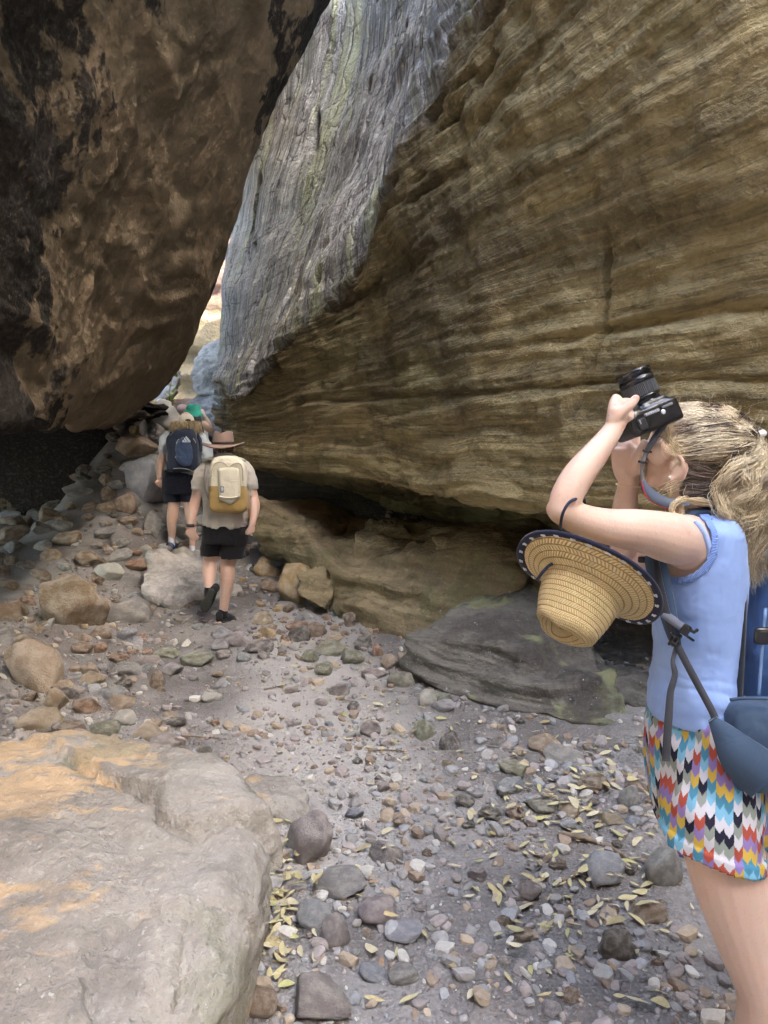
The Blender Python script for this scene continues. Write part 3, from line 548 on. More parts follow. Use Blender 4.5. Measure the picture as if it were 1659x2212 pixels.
# x0, y0, x1, y1 of the stone in the photograph, tint, label
import re
ROCKS = [
 (225,1285,340,1358,'grey','flat grey slab lying left of the pale jagged boulder'),
 (70,1235,230,1368,'brown','big dark brown boulder in the shade on the left'),
 (0,1365,158,1512,'tan','big tan boulder at the left edge above the foreground boulder'),
 (95,1485,150,1548,'tan','upright tan stone below the big tan boulder on the left'),
 (40,1530,142,1598,'tan','leaning tan stone directly behind the foreground boulder at far left'),
 (155,1500,226,1548,'red','reddish stone between tan stones left of the path'),
 (212,1483,284,1520,'blue','bluish grey stone left of the path above a tan one'),
 (230,1508,308,1542,'tan','flat tan stone left of the path above the whitish one'),
 (320,1450,356,1492,'brown','small upright brown stone at the left rim of the path'),
 (250,1465,292,1492,'dark','dark angular stone left of the small upright brown one'),
 (240,1535,296,1575,'pale','whitish pink stone just behind the foreground boulder'),
 (285,1548,358,1610,'tan','tan grey stone touching the top rim of the foreground boulder'),
 (198,1558,270,1604,'green','mossy stone behind the top rim of the foreground boulder'),
 (115,1555,198,1598,'brown','brown stone behind the left part of the foreground boulder rim'),
 (357,1548,403,1577,'dark','dark brown stone on the path right of the tan grey one'),
 (318,1593,392,1622,'mauve','low mauve stone at the foreground boulder top right rim'),
 (427,1608,463,1632,'grey','small grey stone on the path above the foreground boulder'),
 (382,1410,463,1452,'green','flat green grey stone in the middle of the stony path'),
 (295,1408,352,1445,'mauve','mauve stone left of the flat green grey path stone'),
 (345,1430,398,1465,'grey','grey stone just below the mauve path stone'),
 (333,1398,392,1425,'green','low green grey stone above the mauve path stone'),
 (232,1410,288,1435,'red','pinkish flat stone at the left of the path'),
 (200,1388,238,1418,'red','round reddish stone beside the tan boulder'),
 (160,1365,208,1395,'tan','tan stone at the foot of the dark brown boulder'),
 (290,1366,320,1388,'red','small red brown stone below the flat grey slab'),
 (165,1450,236,1485,'tan','tan flat stone right of the big tan boulder'),
 (452,1385,493,1414,'grey','grey brown stone embedded in the path below the walking man'),
 (492,1360,546,1406,'mauve','mauve brown block in the path below the man in the felt hat'),
 (530,1380,602,1417,'dark','dark grey flat stone right of the mauve brown path block'),
 (502,1405,548,1435,'blue','bluish stone just below the dark grey flat path stone'),
 (272,1211,326,1240,'red','reddish flat stone left of the pale jagged boulder top'),
 (308,1110,348,1170,'grey','upright grey angular rock left of the sandals'),
 (250,1080,302,1124,'brown','brown rock in the left rubble beside the navy shorts'),
 (262,1010,362,1104,'blue','big smooth bluish boulder left of the navy backpack walker'),
 (307,990,352,1026,'grey','round grey stone on top of the smooth bluish boulder'),
 (245,955,342,1003,'brown','brown slab in the rubble below the overhanging boulder tip'),
 (318,893,390,936,'pale','large pale flat topped boulder at the top of the rubble'),
 (278,918,310,946,'ochre','orange tan rock under the overhanging boulder tip'),
 (302,912,321,948,'pale','thin upright pale slab beside the orange tan rock'),
 (322,923,362,948,'mauve','mauve stone below the large pale rubble boulder'),
 (300,872,345,900,'ochre','ochre rock right under the tip of the overhang'),
 (330,868,372,898,'pale','pale rock on the crest near the yellow green plant'),
 (330,945,372,972,'mauve','low mauve brown stone left of the navy backpack'),
 (540,1193,603,1252,'ochre','orange brown boulder right of the black shorts'),
 (602,1218,685,1318,'ochre','round ochre boulder in front of the ledge boulder'),
 (672,1290,716,1320,'tan','small tan rock right of the round ochre boulder'),
 (694,1252,717,1296,'ochre','thin ochre shard leaning between boulder and ledge'),
 (560,1255,610,1290,'brown','brown rock below the orange brown boulder'),
 (710,1468,762,1508,'mauve','square mauve block right of the path among fallen leaves'),
 (772,1440,834,1476,'mauve','flat mauve stone above the pale stone near the grey slab'),
 (836,1438,899,1493,'green','mossy brown boulder touching the left end of the grey slab'),
 (818,1412,868,1454,'tan','tan stone behind the mossy brown boulder'),
 (898,1486,944,1532,'pale','whitish stone below the left end of the grey slab'),
 (940,1489,984,1527,'green','greenish stone right of the whitish one'),
 (931,1517,994,1543,'grey','flat grey stone just below the greenish one'),
 (889,1556,952,1610,'green','large green grey cobble right of the path centre'),
 (943,1578,997,1625,'dark','dark cobble right of the green grey cobble'),
 (777,1559,826,1599,'mauve','mauve cobble left of the green grey cobble'),
 (747,1514,778,1540,'dark','small dark cobble below the square mauve block'),
 (618,1551,647,1573,'mauve','lone small mauve stone on the bare path'),
 (679,1433,725,1468,'green','small mossy stone above the square mauve block'),
 (727,1397,790,1445,'green','mossy rock in the cluster below the ledge boulder'),
 (651,1405,689,1440,'green','green stone at the left of the mossy cluster'),
 (677,1380,753,1423,'green','widest mossy rock in the cluster below the ledge boulder'),
 (623,1349,678,1395,'dark','dark grey rock left of the mossy cluster'),
 (654,1341,705,1384,'brown','brown rock above the widest mossy rock'),
 (603,1368,630,1398,'red','small red brown stone left of the dark grey rock'),
 (800,1388,829,1423,'red','upright reddish stone under the ledge boulder'),
 (763,1374,806,1412,'dark','dark stone under the front lip of the ledge boulder'),
 (741,1318,773,1361,'brown','brown shard against the ledge boulder'),
 (612,1758,742,1894,'mauve','big rounded mauve block right of the foreground boulder'),
 (790,1813,893,1890,'mauve','smooth grey mauve cobble right of the big mauve block'),
 (665,1880,797,1957,'grey','flat pale grey stone below the big mauve block'),
 (640,1940,716,2017,'blue','angular bluish stone right of the foreground boulder'),
 (683,1983,757,2070,'mauve','pointed wedge stone below the angular bluish stone'),
 (597,1890,666,1937,'mauve','low mauve stone between foreground boulder and flat pale stone'),
 (770,1938,872,2017,'mauve','rounded mauve stone right of the pointed wedge stone'),
 (600,2103,772,2240,'mauve','large flat stone at the bottom edge beside the foreground boulder'),
 (515,2158,602,2240,'brown','brown stone at the bottom edge touching the foreground boulder'),
 (1250,1846,1353,1933,'blue','large bluish cobble left of the photographer'),
 (1389,1828,1482,1928,'grey','mottled grey boulder touching the photographer leg'),
 (1348,1946,1444,2009,'brown','brown grey cobble below the large bluish cobble'),
 (1292,2005,1375,2107,'dark','dark oval cobble near the bottom right'),
 (1104,1905,1177,1961,'mauve','low mauve cobble left of the large bluish cobble'),
 (1060,1676,1138,1725,'blue','bluish flat stone right of the path centre'),
 (1078,1639,1151,1688,'green','green grey stone above the bluish flat stone'),
 (1138,1721,1208,1765,'green','dark greenish stone left of a tan one'),
 (1202,1728,1270,1773,'tan','tan flat stone among the leaves left of the shorts'),
 (1130,1595,1215,1636,'tan','tan slab stone below the grey slab boulder'),
 (1173,1613,1262,1654,'grey','grey flat stone below the tan slab stone'),
 (1239,1676,1318,1725,'brown','brown flat stone left of the shorts'),
 (1346,1680,1404,1721,'brown','small brown stone beside the shorts'),
 (1332,1698,1388,1762,'grey','grey stone beside the shorts hem'),
 (1284,1758,1347,1795,'tan','low tan stone left of the shorts hem'),
 (1030,1745,1085,1785,'dark','low dark stone in the middle of the right foreground'),
 (830,2010,915,2060,'blue','bluish stone at the bottom centre'),
 (835,2085,915,2140,'grey','grey stone near the bottom edge centre'),
]
for i, (x0, y0, x1, y1, tn, lab) in enumerate(ROCKS): rock_at(x0, y0, x1, y1, tn, lab, k=(i*7+3) % 16)
big_rock('boulder', [P(300, 1262, 7.55), P(318, 1205, 8.0), P(350, 1195, 8.2), P(420, 1200, 8.2), P(446, 1250, 7.7), P(430, 1290, 7.35), P(375, 1312, 7.2), P(330, 1295, 7.3), P(345, 1230, 7.7), V(-2.1, 8.4, 0), V(-1.5, 8.0, 0), V(-2.0, 7.4, -.1)], M_PALE,
         'large pale jagged boulder on the path left of the man in the felt hat', sub=6, power=18, noise=((.05, 3, 4), (.02, 9, 4)), strata=(.03, 9), seed=31)
_cut = re.compile(r' (right|left|behind|below|at|in|above|beside|on|under|touching|between|among|lying|just|directly|against|near|embedded|leaning|seen|with)\b.*')
_sh = [_cut.sub('', l_[5]) for l_ in ROCKS]; LAND = []
for (x0, y0, x1, y1, tn, lab), s_ in zip(ROCKS, _sh):
    if _sh.count(s_) == 1 and len(s_.split()) <= 5: LAND.append(((x0+x1)/2, (y0+y1)/2, s_))
LAND += [(375, 1255, 'large pale jagged boulder'), (600, 1735, 'tan topped boulder'), (1120, 1500, 'grey layered slab')]
def beside(px, py, k=0):
    x, y, s_ = sorted(LAND, key=lambda q: (q[0]-px)**2+1.6*(q[1]-py)**2)[k]; dx, dy = px-x, py-y
    if abs(dx) > 1.2*abs(dy): return ('right of' if dx > 0 else 'left of')+' the '+s_
    return ('below' if dy > 0 else 'above')+' the '+s_
def unique(pre, px, py):
    for k in range(16):
        l_ = f'{pre} {beside(px, py, k)}'
        if l_ not in USED: USED[l_] = 1; return l_
    return f'{pre} {beside(px, py)}'
USED = {}
# smaller loose stones, scattered where the photograph shows them thickest
def zone_of(px, py):
    if px < 275 and py < 1240: return 'in the dark hollow under the overhang', ['brown', 'dark', 'brown', 'grey']
    if py < 1190: return 'in the rubble slope beside the walkers', ['grey', 'brown', 'mauve', 'tan', 'pale']
    if px < 230 and py < 1600: return 'in the shaded rubble on the left', ['brown', 'tan', 'brown', 'dark', 'red']
    if py < 1400 and px > 500: return 'below the ochre ledges on the right', ['brown', 'ochre', 'tan', 'red', 'dark']
    if py < 1600 and px < 600: return 'along the path behind the foreground boulder', ['grey', 'mauve', 'pale', 'tan', 'blue', 'red']
    if px > 1000: return 'left of the photographer', ['grey', 'mauve', 'dark', 'brown', 'blue']
    if py > 1750: return 'in the foreground gravel', ['mauve', 'grey', 'blue', 'pale', 'tan', 'brown']
    return 'in the middle of the path', ['mauve', 'grey', 'dark', 'tan', 'brown']
def proj(p):
    v = np.array(p)-V(0, 0, CAM_Z); fz = v[1]*cP-v[2]*sP; up = v[1]*sP+v[2]*cP
    return 829.5+F*v[0]/fz, 1106-F*up/fz
cnt = 0; tries = 0
while cnt < 258 and tries < 12000:
    tries += 1
    rub = cnt < 80
    if rub: px, py = random.uniform(225, 450), random.uniform(872, 1215)
    elif cnt < 118: px, py = random.uniform(-20, 330), random.uniform(1080, 1590)
    elif cnt < 154: px, py = random.uniform(-10, 270), random.uniform(985, 1235)
    elif cnt < 176: px, py = random.uniform(520, 760), random.uniform(1180, 1420)
    else: px, py = random.uniform(60, 1450), 2190-900*random.random()
    if px < 590 and py > 1590: continue
    if py < 1400 and px > 760: continue
    if py < 1560 and px > 1000: continue
    core = abs(px-(640-.18*(py-1400))) < 130 and 1430 < py < 1750
    if core and random.random() < .8: continue
    p = hit(px, py); spx = random.choice([24, 30, 38, 48, 60] if rub else [24, 28, 34, 42, 54])*(1.5 if 80 <= cnt < 118 else 1.75 if 118 <= cnt < 154 else 1)*(1.2 if py > 1700 else 1)
    w_ = min(.42, spx/F*p[1])
    if any((p[0]-a)**2+(p[1]-b)**2 < (r_+w_*.5)**2*(.45 if rub else .72) for a, b, r_ in PLACED): continue
    zn, tl = zone_of(px, py); tn = random.choice(tl)
    sz = 'large' if w_ > .2 else 'palm sized' if w_ > .10 else 'fist sized' if w_ > .07 else 'small'
    lab = unique(f'{sz} {WORD[tn]} stone', px, py)
    put_stone(p[0], p[1], w_, w_*random.uniform(.6, .95), w_*random.uniform(.42, .75), tn, 'stone', lab, 'stone', f'loose stones {zn}', tilt=.35); cnt += 1
# ------------------------------------------------------------------ gravel (one mass)
def scatter_pebbles(n, sub, dmin, dmax, seed):
    r = np.random.default_rng(seed); v0, f0 = ico(sub); K = 6; base = []
    for k in range(K):
        q = v0*(1+r.uniform(-.22, .22, (len(v0), 1)))
        if sub > 1:
            nn = r.normal(size=(13, 3)); nn /= np.linalg.norm(nn, axis=1)[:, None]; q = softpoly(v0, np.vstack([nn, np.eye(3), -np.eye(3)]), r.uniform(.6, 1, 19), 40)
        q = q*np.array((1, r.uniform(.65, .95), r.uniform(.45, .75))); base.append(q)
    u = r.random(n); y = 1.35*(12.5/1.35)**(u**.95); half = .62*y+.3
    x = r.uniform(-1, 1, n)*half
    keep = (np.abs(x) < 3.6) & ~((x < -.42) & (y < 2.75)) & (x < 2.2)
    x, y = x[keep], y[keep]; n = len(x)
    size = np.minimum(dmin*np.exp(r.exponential(.45, n)), dmax)*(.8+.09*y)
    den = fbm(np.stack([x*1.2, y*1.2, 0*x], 1), 3); k2 = den > r.uniform(-1.0, .5, n); x, y, size = x[k2], y[k2], size[k2]; n = len(x)
    z = ground_z(x, y)+size*.12; ang = r.uniform(0, 6.28, n); kk = r.integers(0, K, n)
    B = np.array(base)[kk]*size[:, None, None]*.5; c_, s_ = np.cos(ang)[:, None], np.sin(ang)[:, None]
    tl = r.normal(0, .25, (n, 2)); 
    bx, by, bz = B[..., 0], B[..., 1], B[..., 2]; bz = bz+bx*tl[:, :1]+by*tl[:, 1:]
    vv = np.stack([bx*c_-by*s_+x[:, None], bx*s_+by*c_+y[:, None], bz+z[:, None]], -1).reshape(-1, 3)
    ff = (f0[None]+(np.arange(n)*len(v0))[:, None, None]).reshape(-1, 3)
    pal = np.array([TINT[t] for t in ('grey', 'mauve', 'mauve', 'tan', 'grey', 'brown', 'blue', 'pale')]); tint = pal[r.integers(0, len(pal), n)]*r.uniform(.6, 1.0, (n, 1))
    warm = sstep(5.2, 7.0, y)*sstep(-.9, .1, x); tint = tint*(1-warm[:, None]*np.array((.25, .4, .6)))
    return vv, ff, np.repeat(tint, len(v0), 0)
a = scatter_pebbles(24000, 1, .008, .022, 5); b = scatter_pebbles(6500, 2, .022, .05, 6); c3 = scatter_pebbles(3200, 2, .045, .085, 8)
obj('gravel', mesh_np('gravel', np.vstack([a[0], b[0], c3[0]]), np.vstack([a[1], b[1]+len(a[0]), c3[1]+len(a[0])+len(b[0])]), M_GRAVEL, smooth=False, attrs={'tint': np.vstack([a[2], b[2], c3[2]])}),
    label='fine grey and tan gravel covering the path', cat='gravel', kind='stuff')
# ------------------------------------------------------------------ fallen leaves
def leaf_np(k):
    r = np.random.default_rng(50+k); n = 9; t = np.linspace(0, 1, n); wd = .115*np.sin(np.pi*np.clip(t, .0, 1)**.8)**.9+.004
    curve = r.uniform(-.35, .35); curl = r.uniform(.02, .35); fold = r.uniform(.2, .7); lift = r.uniform(0, .22)
    x = t-.5; y = curve*(t-.5)**2; z = lift*(t-.4)**2+curl*.1*np.sin(t*5+k)
    L = np.stack([x, y+wd, z+wd*fold], 1); C_ = np.stack([x, y, z], 1); Rr = np.stack([x, y-wd, z+wd*fold*r.uniform(.2, 1)], 1)
    v = np.stack([L, C_, Rr], 1).reshape(-1, 3); f = grid_faces(3, n); return v, f
def mat_leaf(obj_col=True):
    t = NT('dry_leaf' if obj_col else 'dry_leaf_mass', .75, .25); p = t.pos() if obj_col else t.world()
    c0 = t.n('ObjectInfo').outputs['Color'] if obj_col else t.attr('tint', 'Color'); f = t.noise(p, 5 if obj_col else 90, 4, .6)
    return t.out(t.mix(f, t.mix(1., c0, (.65, .6, .5), 'MULTIPLY'), t.mix(.2, c0, (.85, .82, .65))), t.bump(f, .3, .01))
M_LEAF, M_LEAFM = mat_leaf(), mat_leaf(False)
LEAF = [leaf_np(k) for k in range(8)]; LEAFM = [mesh_np('leaf_shape', v, f, M_LEAF) for v, f in LEAF]
LT = [('pale yellow', (.55, .50, .27)), ('cream', (.62, .57, .40)), ('straw coloured', (.50, .41, .20)), ('brown', (.33, .20, .11)), ('yellow green', (.47, .47, .20))]
def leaf_spot():
    z = random.random()
    if z < .34: px, py = random.gauss(1230, 130), random.gauss(1820, 150)
    elif z < .50: px, py = random.gauss(605, 28), random.uniform(1770, 2120)
    elif z < .78: px, py = random.gauss(850, 130), random.gauss(1500, 75)
    elif z < .88: px, py = random.gauss(640, 60), random.gauss(1380, 60)
    else: px, py = random.uniform(560, 1450), random.uniform(1600, 2200)
    return px, py
def stone_top(x, y, z):
    for a, b, r_ in PLACED:
        dd = math.hypot(x-a, y-b)
        if dd < r_*.9: return z+min(.5*r_, .05)*math.sqrt(max(0, 1-(dd/r_)**2))
    return z
n = 0; extra = []
while n < 300 or len(extra) < 260:
    px, py = leaf_spot()
    if not (540 < px < 1500 and 1290 < py < 2205): continue
    if px < 575 and py > 1700: continue
    if py < 1560 and px > 1000: continue
    p = hit(px, py); k = random.randrange(8); ln = random.uniform(.035, .078); ci = random.choices(range(5), (5, 4, 3, 1.5, 2))[0]
    z = stone_top(p[0], p[1], gz(p[0], p[1]))+.014; ang = random.uniform(0, 6.28); j = random.uniform(.8, 1.1); col = tuple(x*j for x in LT[ci][1])
    if n < 300:
        o = bpy.data.objects.new('fallen_leaf', LEAFM[k]); COL.objects.link(o); o.scale = (ln, ln*random.uniform(1.2, 2.0), ln*1.2)
        o.location = (p[0], p[1], z); o.rotation_euler = (random.uniform(-.5, .5), random.uniform(-.3, .3), ang); o.color = (*col, 1)
        if px < 690 and py > 1740: zn = 'beside the foreground boulder'
        elif px > 1080 and py > 1640: zn = 'near the photographer legs'
        elif py < 1440: zn = 'below the ochre ledge boulder'
        elif py < 1640: zn = 'right of the path near the grey slab'
        else: zn = 'in the gravel of the foreground'
        o['label'] = unique(f'{LT[ci][0]} dry fallen leaf', px, py); o['category'] = 'leaf'; o['group'] = f'fallen leaves {zn}'; n += 1
    else:
        v, f = LEAF[k]; c_, s_ = math.cos(ang), math.sin(ang); tx = random.uniform(-.3, .3)
        q = v*ln; q = np.stack([q[:, 0]*c_-q[:, 1]*s_+p[0], q[:, 0]*s_+q[:, 1]*c_+p[1], q[:, 2]+q[:, 1]*tx+z], 1); extra.append((q, f, col))
vv = np.vstack([e[0] for e in extra]); ff = np.vstack([e[1]+i*27 for i, e in enumerate(extra)])
obj('leaf_litter', mesh_np('leaf_litter', vv, ff, M_LEAFM, attrs={'tint': np.repeat(np.array([e[2] for e in extra]), 27, 0)}), label='thin scatter of pale leaf litter over the path', cat='leaf litter', kind='stuff')
# sticks
def tube_np(path, rad, seg=10, closed=True, flat=1.0, up=None, samples=6):
    """lofted tube through control points; rad: per-point radius or (a,b) half axes"""
    c_ = np.array(path, float); r_ = np.array([(q, q) if np.isscalar(q) else q for q in rad], float)
    if samples > 1:
        both, _ = cr(np.hstack([c_, r_]), samples); c_, r_ = both[:, :3], np.maximum(both[:, 3:], 1e-4)
    T = np.gradient(c_, axis=0); T /= np.linalg.norm(T, axis=1)[:, None]+1e-9
    u = np.array(up if up is not None else ((0, 0, 1) if abs(T[0, 2]) < .9 else (0, 1, 0)), float)
    th = np.linspace(0, 2*np.pi, seg, endpoint=False); out = []
    for k in range(len(c_)):
        s_ = np.cross(T[k], u); s_ /= np.linalg.norm(s_)+1e-9; b_ = np.cross(s_, T[k])
        if up is None: u = b_
        out.append(c_[k]+np.cos(th)[:, None]*s_*r_[k, 0]+np.sin(th)[:, None]*b_*r_[k, 1])
    v = np.concatenate(out); f = [grid_faces(seg, len(c_), wrap_u=True)]
    if closed:
        n0 = len(v); v = np.vstack([v, c_[0], c_[-1]]); i = np.arange(seg); j = (i+1) % seg; m = (len(c_)-1)*seg
        f += [np.stack([j, i, np.full(seg, n0)], 1), np.stack([m+i, m+j, np.full(seg, n0+1)], 1)]
    return v, f
M_TWIG = plain('weathered_wood', (.21, .165, .12), .9, .2, (.6, .01), .4, 60)
def stick(pts, r0, lab, name='stick'):
    q = [hit(x, y)+V(0, 0, h_) for x, y, h_ in pts]; v, f = tube_np(q, np.linspace(r0, r0*.5, len(q)), 7)
    v = v+.15*r0*RNG.normal(size=v.shape); obj(name, mesh_np(name, v-q[0], f, M_TWIG), label=lab, cat='stick', loc=q[0])
stick([(1206, 1813, .02), (1250, 1822, .03), (1310, 1842, .03), (1355, 1866, .02), (1383, 1885, .01)], .012, 'weathered grey stick lying left of the photographer shorts')
stick([(570, 1493, .01), (595, 1489, .015), (618, 1482, .01)], .006, 'short pale straw stalk lying on the bare path')
stick([(390, 1595, .015), (440, 1600, .02), (490, 1600, .01)], .005, 'thin brown twig on the path behind the foreground boulder')
stick([(795, 1627, .015), (840, 1628, .02), (880, 1630, .015)], .005, 'thin pale stalk on the path right of centre')
# small plant at the mouth of the slot
def sprig():
    b = P(366, 868, 12.6); e = empty('small_plant', b, 'small yellow green plant growing under the tip of the overhang', 'plant')
    M = plain('plant_leaf', (.38, .46, .10), .6, .3); st = [b, b+V(.02, 0, .25), b+V(.10, 0, .5), b+V(.18, 0, .62)]
    v, f = tube_np(st, (.008, .006, .005, .003), 6); child('stem', mesh_np('stem', v, f, M_TWIG), e)
    for k in range(26):
        t = random.random(); p0 = st[0]*(1-t)+st[3]*t; a = random.uniform(0, 6.28); ln = random.uniform(.1, .2)
        v, f = LEAF[k % 8]; R3 = np.array(Matrix.Rotation(a, 3, 'Z')@Matrix.Rotation(random.uniform(-.9, .9), 3, 'Y')); q = (v+V(.5, 0, 0))*ln*np.array((1, 1.9, 1))@R3.T+p0
        child('leaf', mesh_np('leaf', q, f, M), e)
sprig()
# ------------------------------------------------------------------ figure helpers
def ell(c_, r_, axes=None, sub=3):
    v, f = getico(sub); q = v*np.array(r_)
    if axes is not None: q = q@np.array(axes)
    return q+np.array(c_), [f]
def limb(path, rad, seg=20, samples=8, up=None):
    """tube with rounded ends"""
    p = np.array(path, float); v, f = tube_np(p, rad, seg, True, up=up, samples=samples); parts = [(v, f)]
    for e, r_ in ((p[0], rad[0]), (p[-1], rad[-1])):
        r_ = r_ if np.isscalar(r_) else min(r_); parts.append(ell(e, (r_*.98,)*3))
    return parts
def join_np(parts):
    vs, fs, off = [], [], 0
    for v, f in parts:
        vs.append(v); fs += [np.asarray(q)+off for q in f]; off += len(v)
    return np.vstack(vs), fs
def vox(parts, size, smooth=6, fac=.5, name='tmp'):
    """union of closed shapes as one continuous surface"""
    v, f = join_np(parts); m = mesh_np(name, v, f); o = bpy.data.objects.new(name, m); COL.objects.link(o)
    r_ = o.modifiers.new('r', 'REMESH'); r_.mode = 'VOXEL'; r_.voxel_size = size; r_.adaptivity = 0
    if smooth: s_ = o.modifiers.new('s', 'SMOOTH'); s_.factor = fac; s_.iterations = smooth
    dg = bpy.context.evaluated_depsgraph_get(); e = o.evaluated_get(dg); mm = e.to_mesh()
    n = len(mm.vertices); V_ = np.empty(n*3, np.float32); mm.vertices.foreach_get('co', V_); N_ = np.empty(n*3, np.float32); mm.vertices.foreach_get('normal', N_)
    F_ = np.empty(len(mm.loops), np.int32); mm.loops.foreach_get('vertex_index', F_); tot = np.empty(len(mm.polygons), np.int32); mm.polygons.foreach_get('loop_total', tot)
    assert (tot == 4).all(); e.to_mesh_clear(); bpy.data.objects.remove(o); bpy.data.meshes.remove(m)
    return V_.reshape(-1, 3).astype(float), N_.reshape(-1, 3).astype(float), F_.reshape(-1, 4)
def submesh(v, f, keep):
    """faces whose corners all satisfy keep"""
    ff = f[keep[f].all(1)]; used = np.unique(ff); mp = -np.ones(len(v), int); mp[used] = np.arange(len(used)); return used, mp[ff]
def solid(o, t, off=-1.0):
    m = o.modifiers.new('thickness', 'SOLIDIFY'); m.thickness = t; m.offset = off; return o
def ribbon(path, width, nrm, thick=.003, samples=8):
    """flat strap: path points, width, face normal(s)"""
    c_ = np.array(path, float); n_ = np.array([nrm]*len(c_) if np.ndim(nrm) == 1 else nrm, float); w_ = np.array([width]*len(c_) if np.isscalar(width) else width, float)
    b, _ = cr(np.hstack([c_, n_, w_[:, None]]), samples); c_, n_, w_ = b[:, :3], b[:, 3:6], b[:, 6:]
    T = np.gradient(c_, axis=0); T /= np.linalg.norm(T, axis=1)[:, None]; s_ = np.cross(T, n_); s_ /= np.linalg.norm(s_, axis=1)[:, None]; n2 = np.cross(s_, T)
    q = np.stack([c_-s_*w_/2-n2*thick/2, c_+s_*w_/2-n2*thick/2, c_+s_*w_/2+n2*thick/2, c_-s_*w_/2+n2*thick/2], 1).reshape(-1, 3)
    f = [grid_faces(4, len(c_), wrap_u=True), np.array([[0, 1, 2, 3]]), np.array([[3, 2, 1, 0]])+(len(c_)-1)*4]
    return q, f
def rbox(size, ctr, axes, bevel=.25, sub=4, power=10):
    """rounded box; axes rows = local x, y, z in world"""
    v, f = getico(sub); s_ = np.array(size)/2
    n = np.vstack([np.eye(3), -np.eye(3)]); dirs = v*s_; dirs /= np.linalg.norm(dirs, axis=1)[:, None]
    q = softpoly(dirs, n, np.concatenate([s_, s_]), power); return q@np.array(axes)+np.array(ctr), [f]
def mat_skin(name, col, red=(.62, .30, .22)):
    t = NT(name, .5, .4); p = t.pos(); a = t.noise(p, 9, 4, .6); b = t.noise(p, 520, 3, .6); fr = t.noise(p, 150, 3, .6)
    c0 = t.mix(t.math('MULTIPLY', t.step(a, .45, .72), .35), col, red)
    c0 = t.mix(t.math('MULTIPLY', t.step(fr, .56, .72), .22), c0, (.42, .20, .13)); c0 = t.mix(t.math('MULTIPLY', t.step(t.noise(p, 26, 3), .5, .75), .2), c0, (.72, .55, .46))
    mole = t.step(t.voro(p, 18), .035, .022); c0 = t.mix(t.math('MULTIPLY', mole, .55), c0, (.18, .09, .06))
    t.b.inputs['Subsurface Weight'].default_value = .12; t.b.inputs['Subsurface Radius'].default_value = (.012, .005, .003); t.b.inputs['Subsurface Scale'].default_value = .6
    return t.out(c0, t.bump(fr, .10, .004, t.bump(b, .25, .0015)))
def mat_cloth(name, col, weave=900, fold=.0, rough=.92, var=.1):
    t = NT(name, rough, .15); p = t.pos(); a = t.noise(p, 7, 4, .6); b = t.noise(p, weave, 2, .5)
    c0 = t.mix(a, tuple(x*(1-var) for x in col), tuple(min(1, x*(1+var)) for x in col))
    n = t.bump(b, .25, .001)
    if fold: n = t.bump(t.noise(p, 11, 3, .55, .6), fold, .03, n)
    t.b.inputs['Sheen Weight'].default_value = .15
    return t.out(c0, n)
SK_F = mat_skin('skin_fair', (.66, .475, .385), (.66, .37, .28)); SK_T = mat_skin('skin_tanned', (.56, .375, .295), (.56, .28, .21))
M_BLACK = plain('black_plastic', (.012, .012, .015), .24, .6, None, .1, 60)
M_RUB = plain('black_rubber', (.03, .03, .032), .7, .3, (.3, .002), .2, 300)
M_WEB = mat_cloth('grey_webbing', (.05, .053, .064), 700)
def strands(paths, r0, r1, cols, seg=3):
    """many thin tapered tubes; paths (n,k,3)"""
    Pth = np.asarray(paths); n, k, _ = Pth.shape; T = np.gradient(Pth, axis=1); T /= np.linalg.norm(T, axis=2, keepdims=True)+1e-9
    ref = np.array((.3, -.8, .52)); s_ = np.cross(T, ref); s_ /= np.linalg.norm(s_, axis=2, keepdims=True)+1e-9; b_ = np.cross(s_, T)
    t = np.linspace(0, 1, k); rad = np.asarray(r0)[:, None]*(1-t**3)[None]+np.asarray(r1)[:, None]*(t**3)[None]
    rad = rad*np.minimum(1, .35+t*6)[None]
    th = np.arange(seg)*2*np.pi/seg
    v = Pth[:, :, None]+rad[:, :, None, None]*(np.cos(th)[None, None, :, None]*s_[:, :, None]+np.sin(th)[None, None, :, None]*b_[:, :, None])
    gf = grid_faces(seg, k, wrap_u=True); f = (gf[None]+(np.arange(n)*k*seg)[:, None, None]).reshape(-1, 4)
    cc = np.asarray(cols); cc = np.repeat(cc[:, None], k*seg, 1) if cc.ndim == 2 else np.repeat(cc, seg, 1)
    return v.reshape(-1, 3), f, cc.reshape(-1, 3)
def mat_hair():
    t = NT('hair', .33, .5); c0 = t.attr('tint', 'Color'); return t.out(c0)
M_HAIR = mat_hair()
def spline(ctrl, n):
    c_ = np.asarray(ctrl, float); k = len(c_); b, _ = cr(c_, max(3, 2*n//(k-1))); i = np.linspace(0, len(b)-1, n); lo = np.floor(i).astype(int); hi = np.minimum(lo+1, len(b)-1); w_ = (i-lo)[:, None]
    return b[lo]*(1-w_)+b[hi]*w_
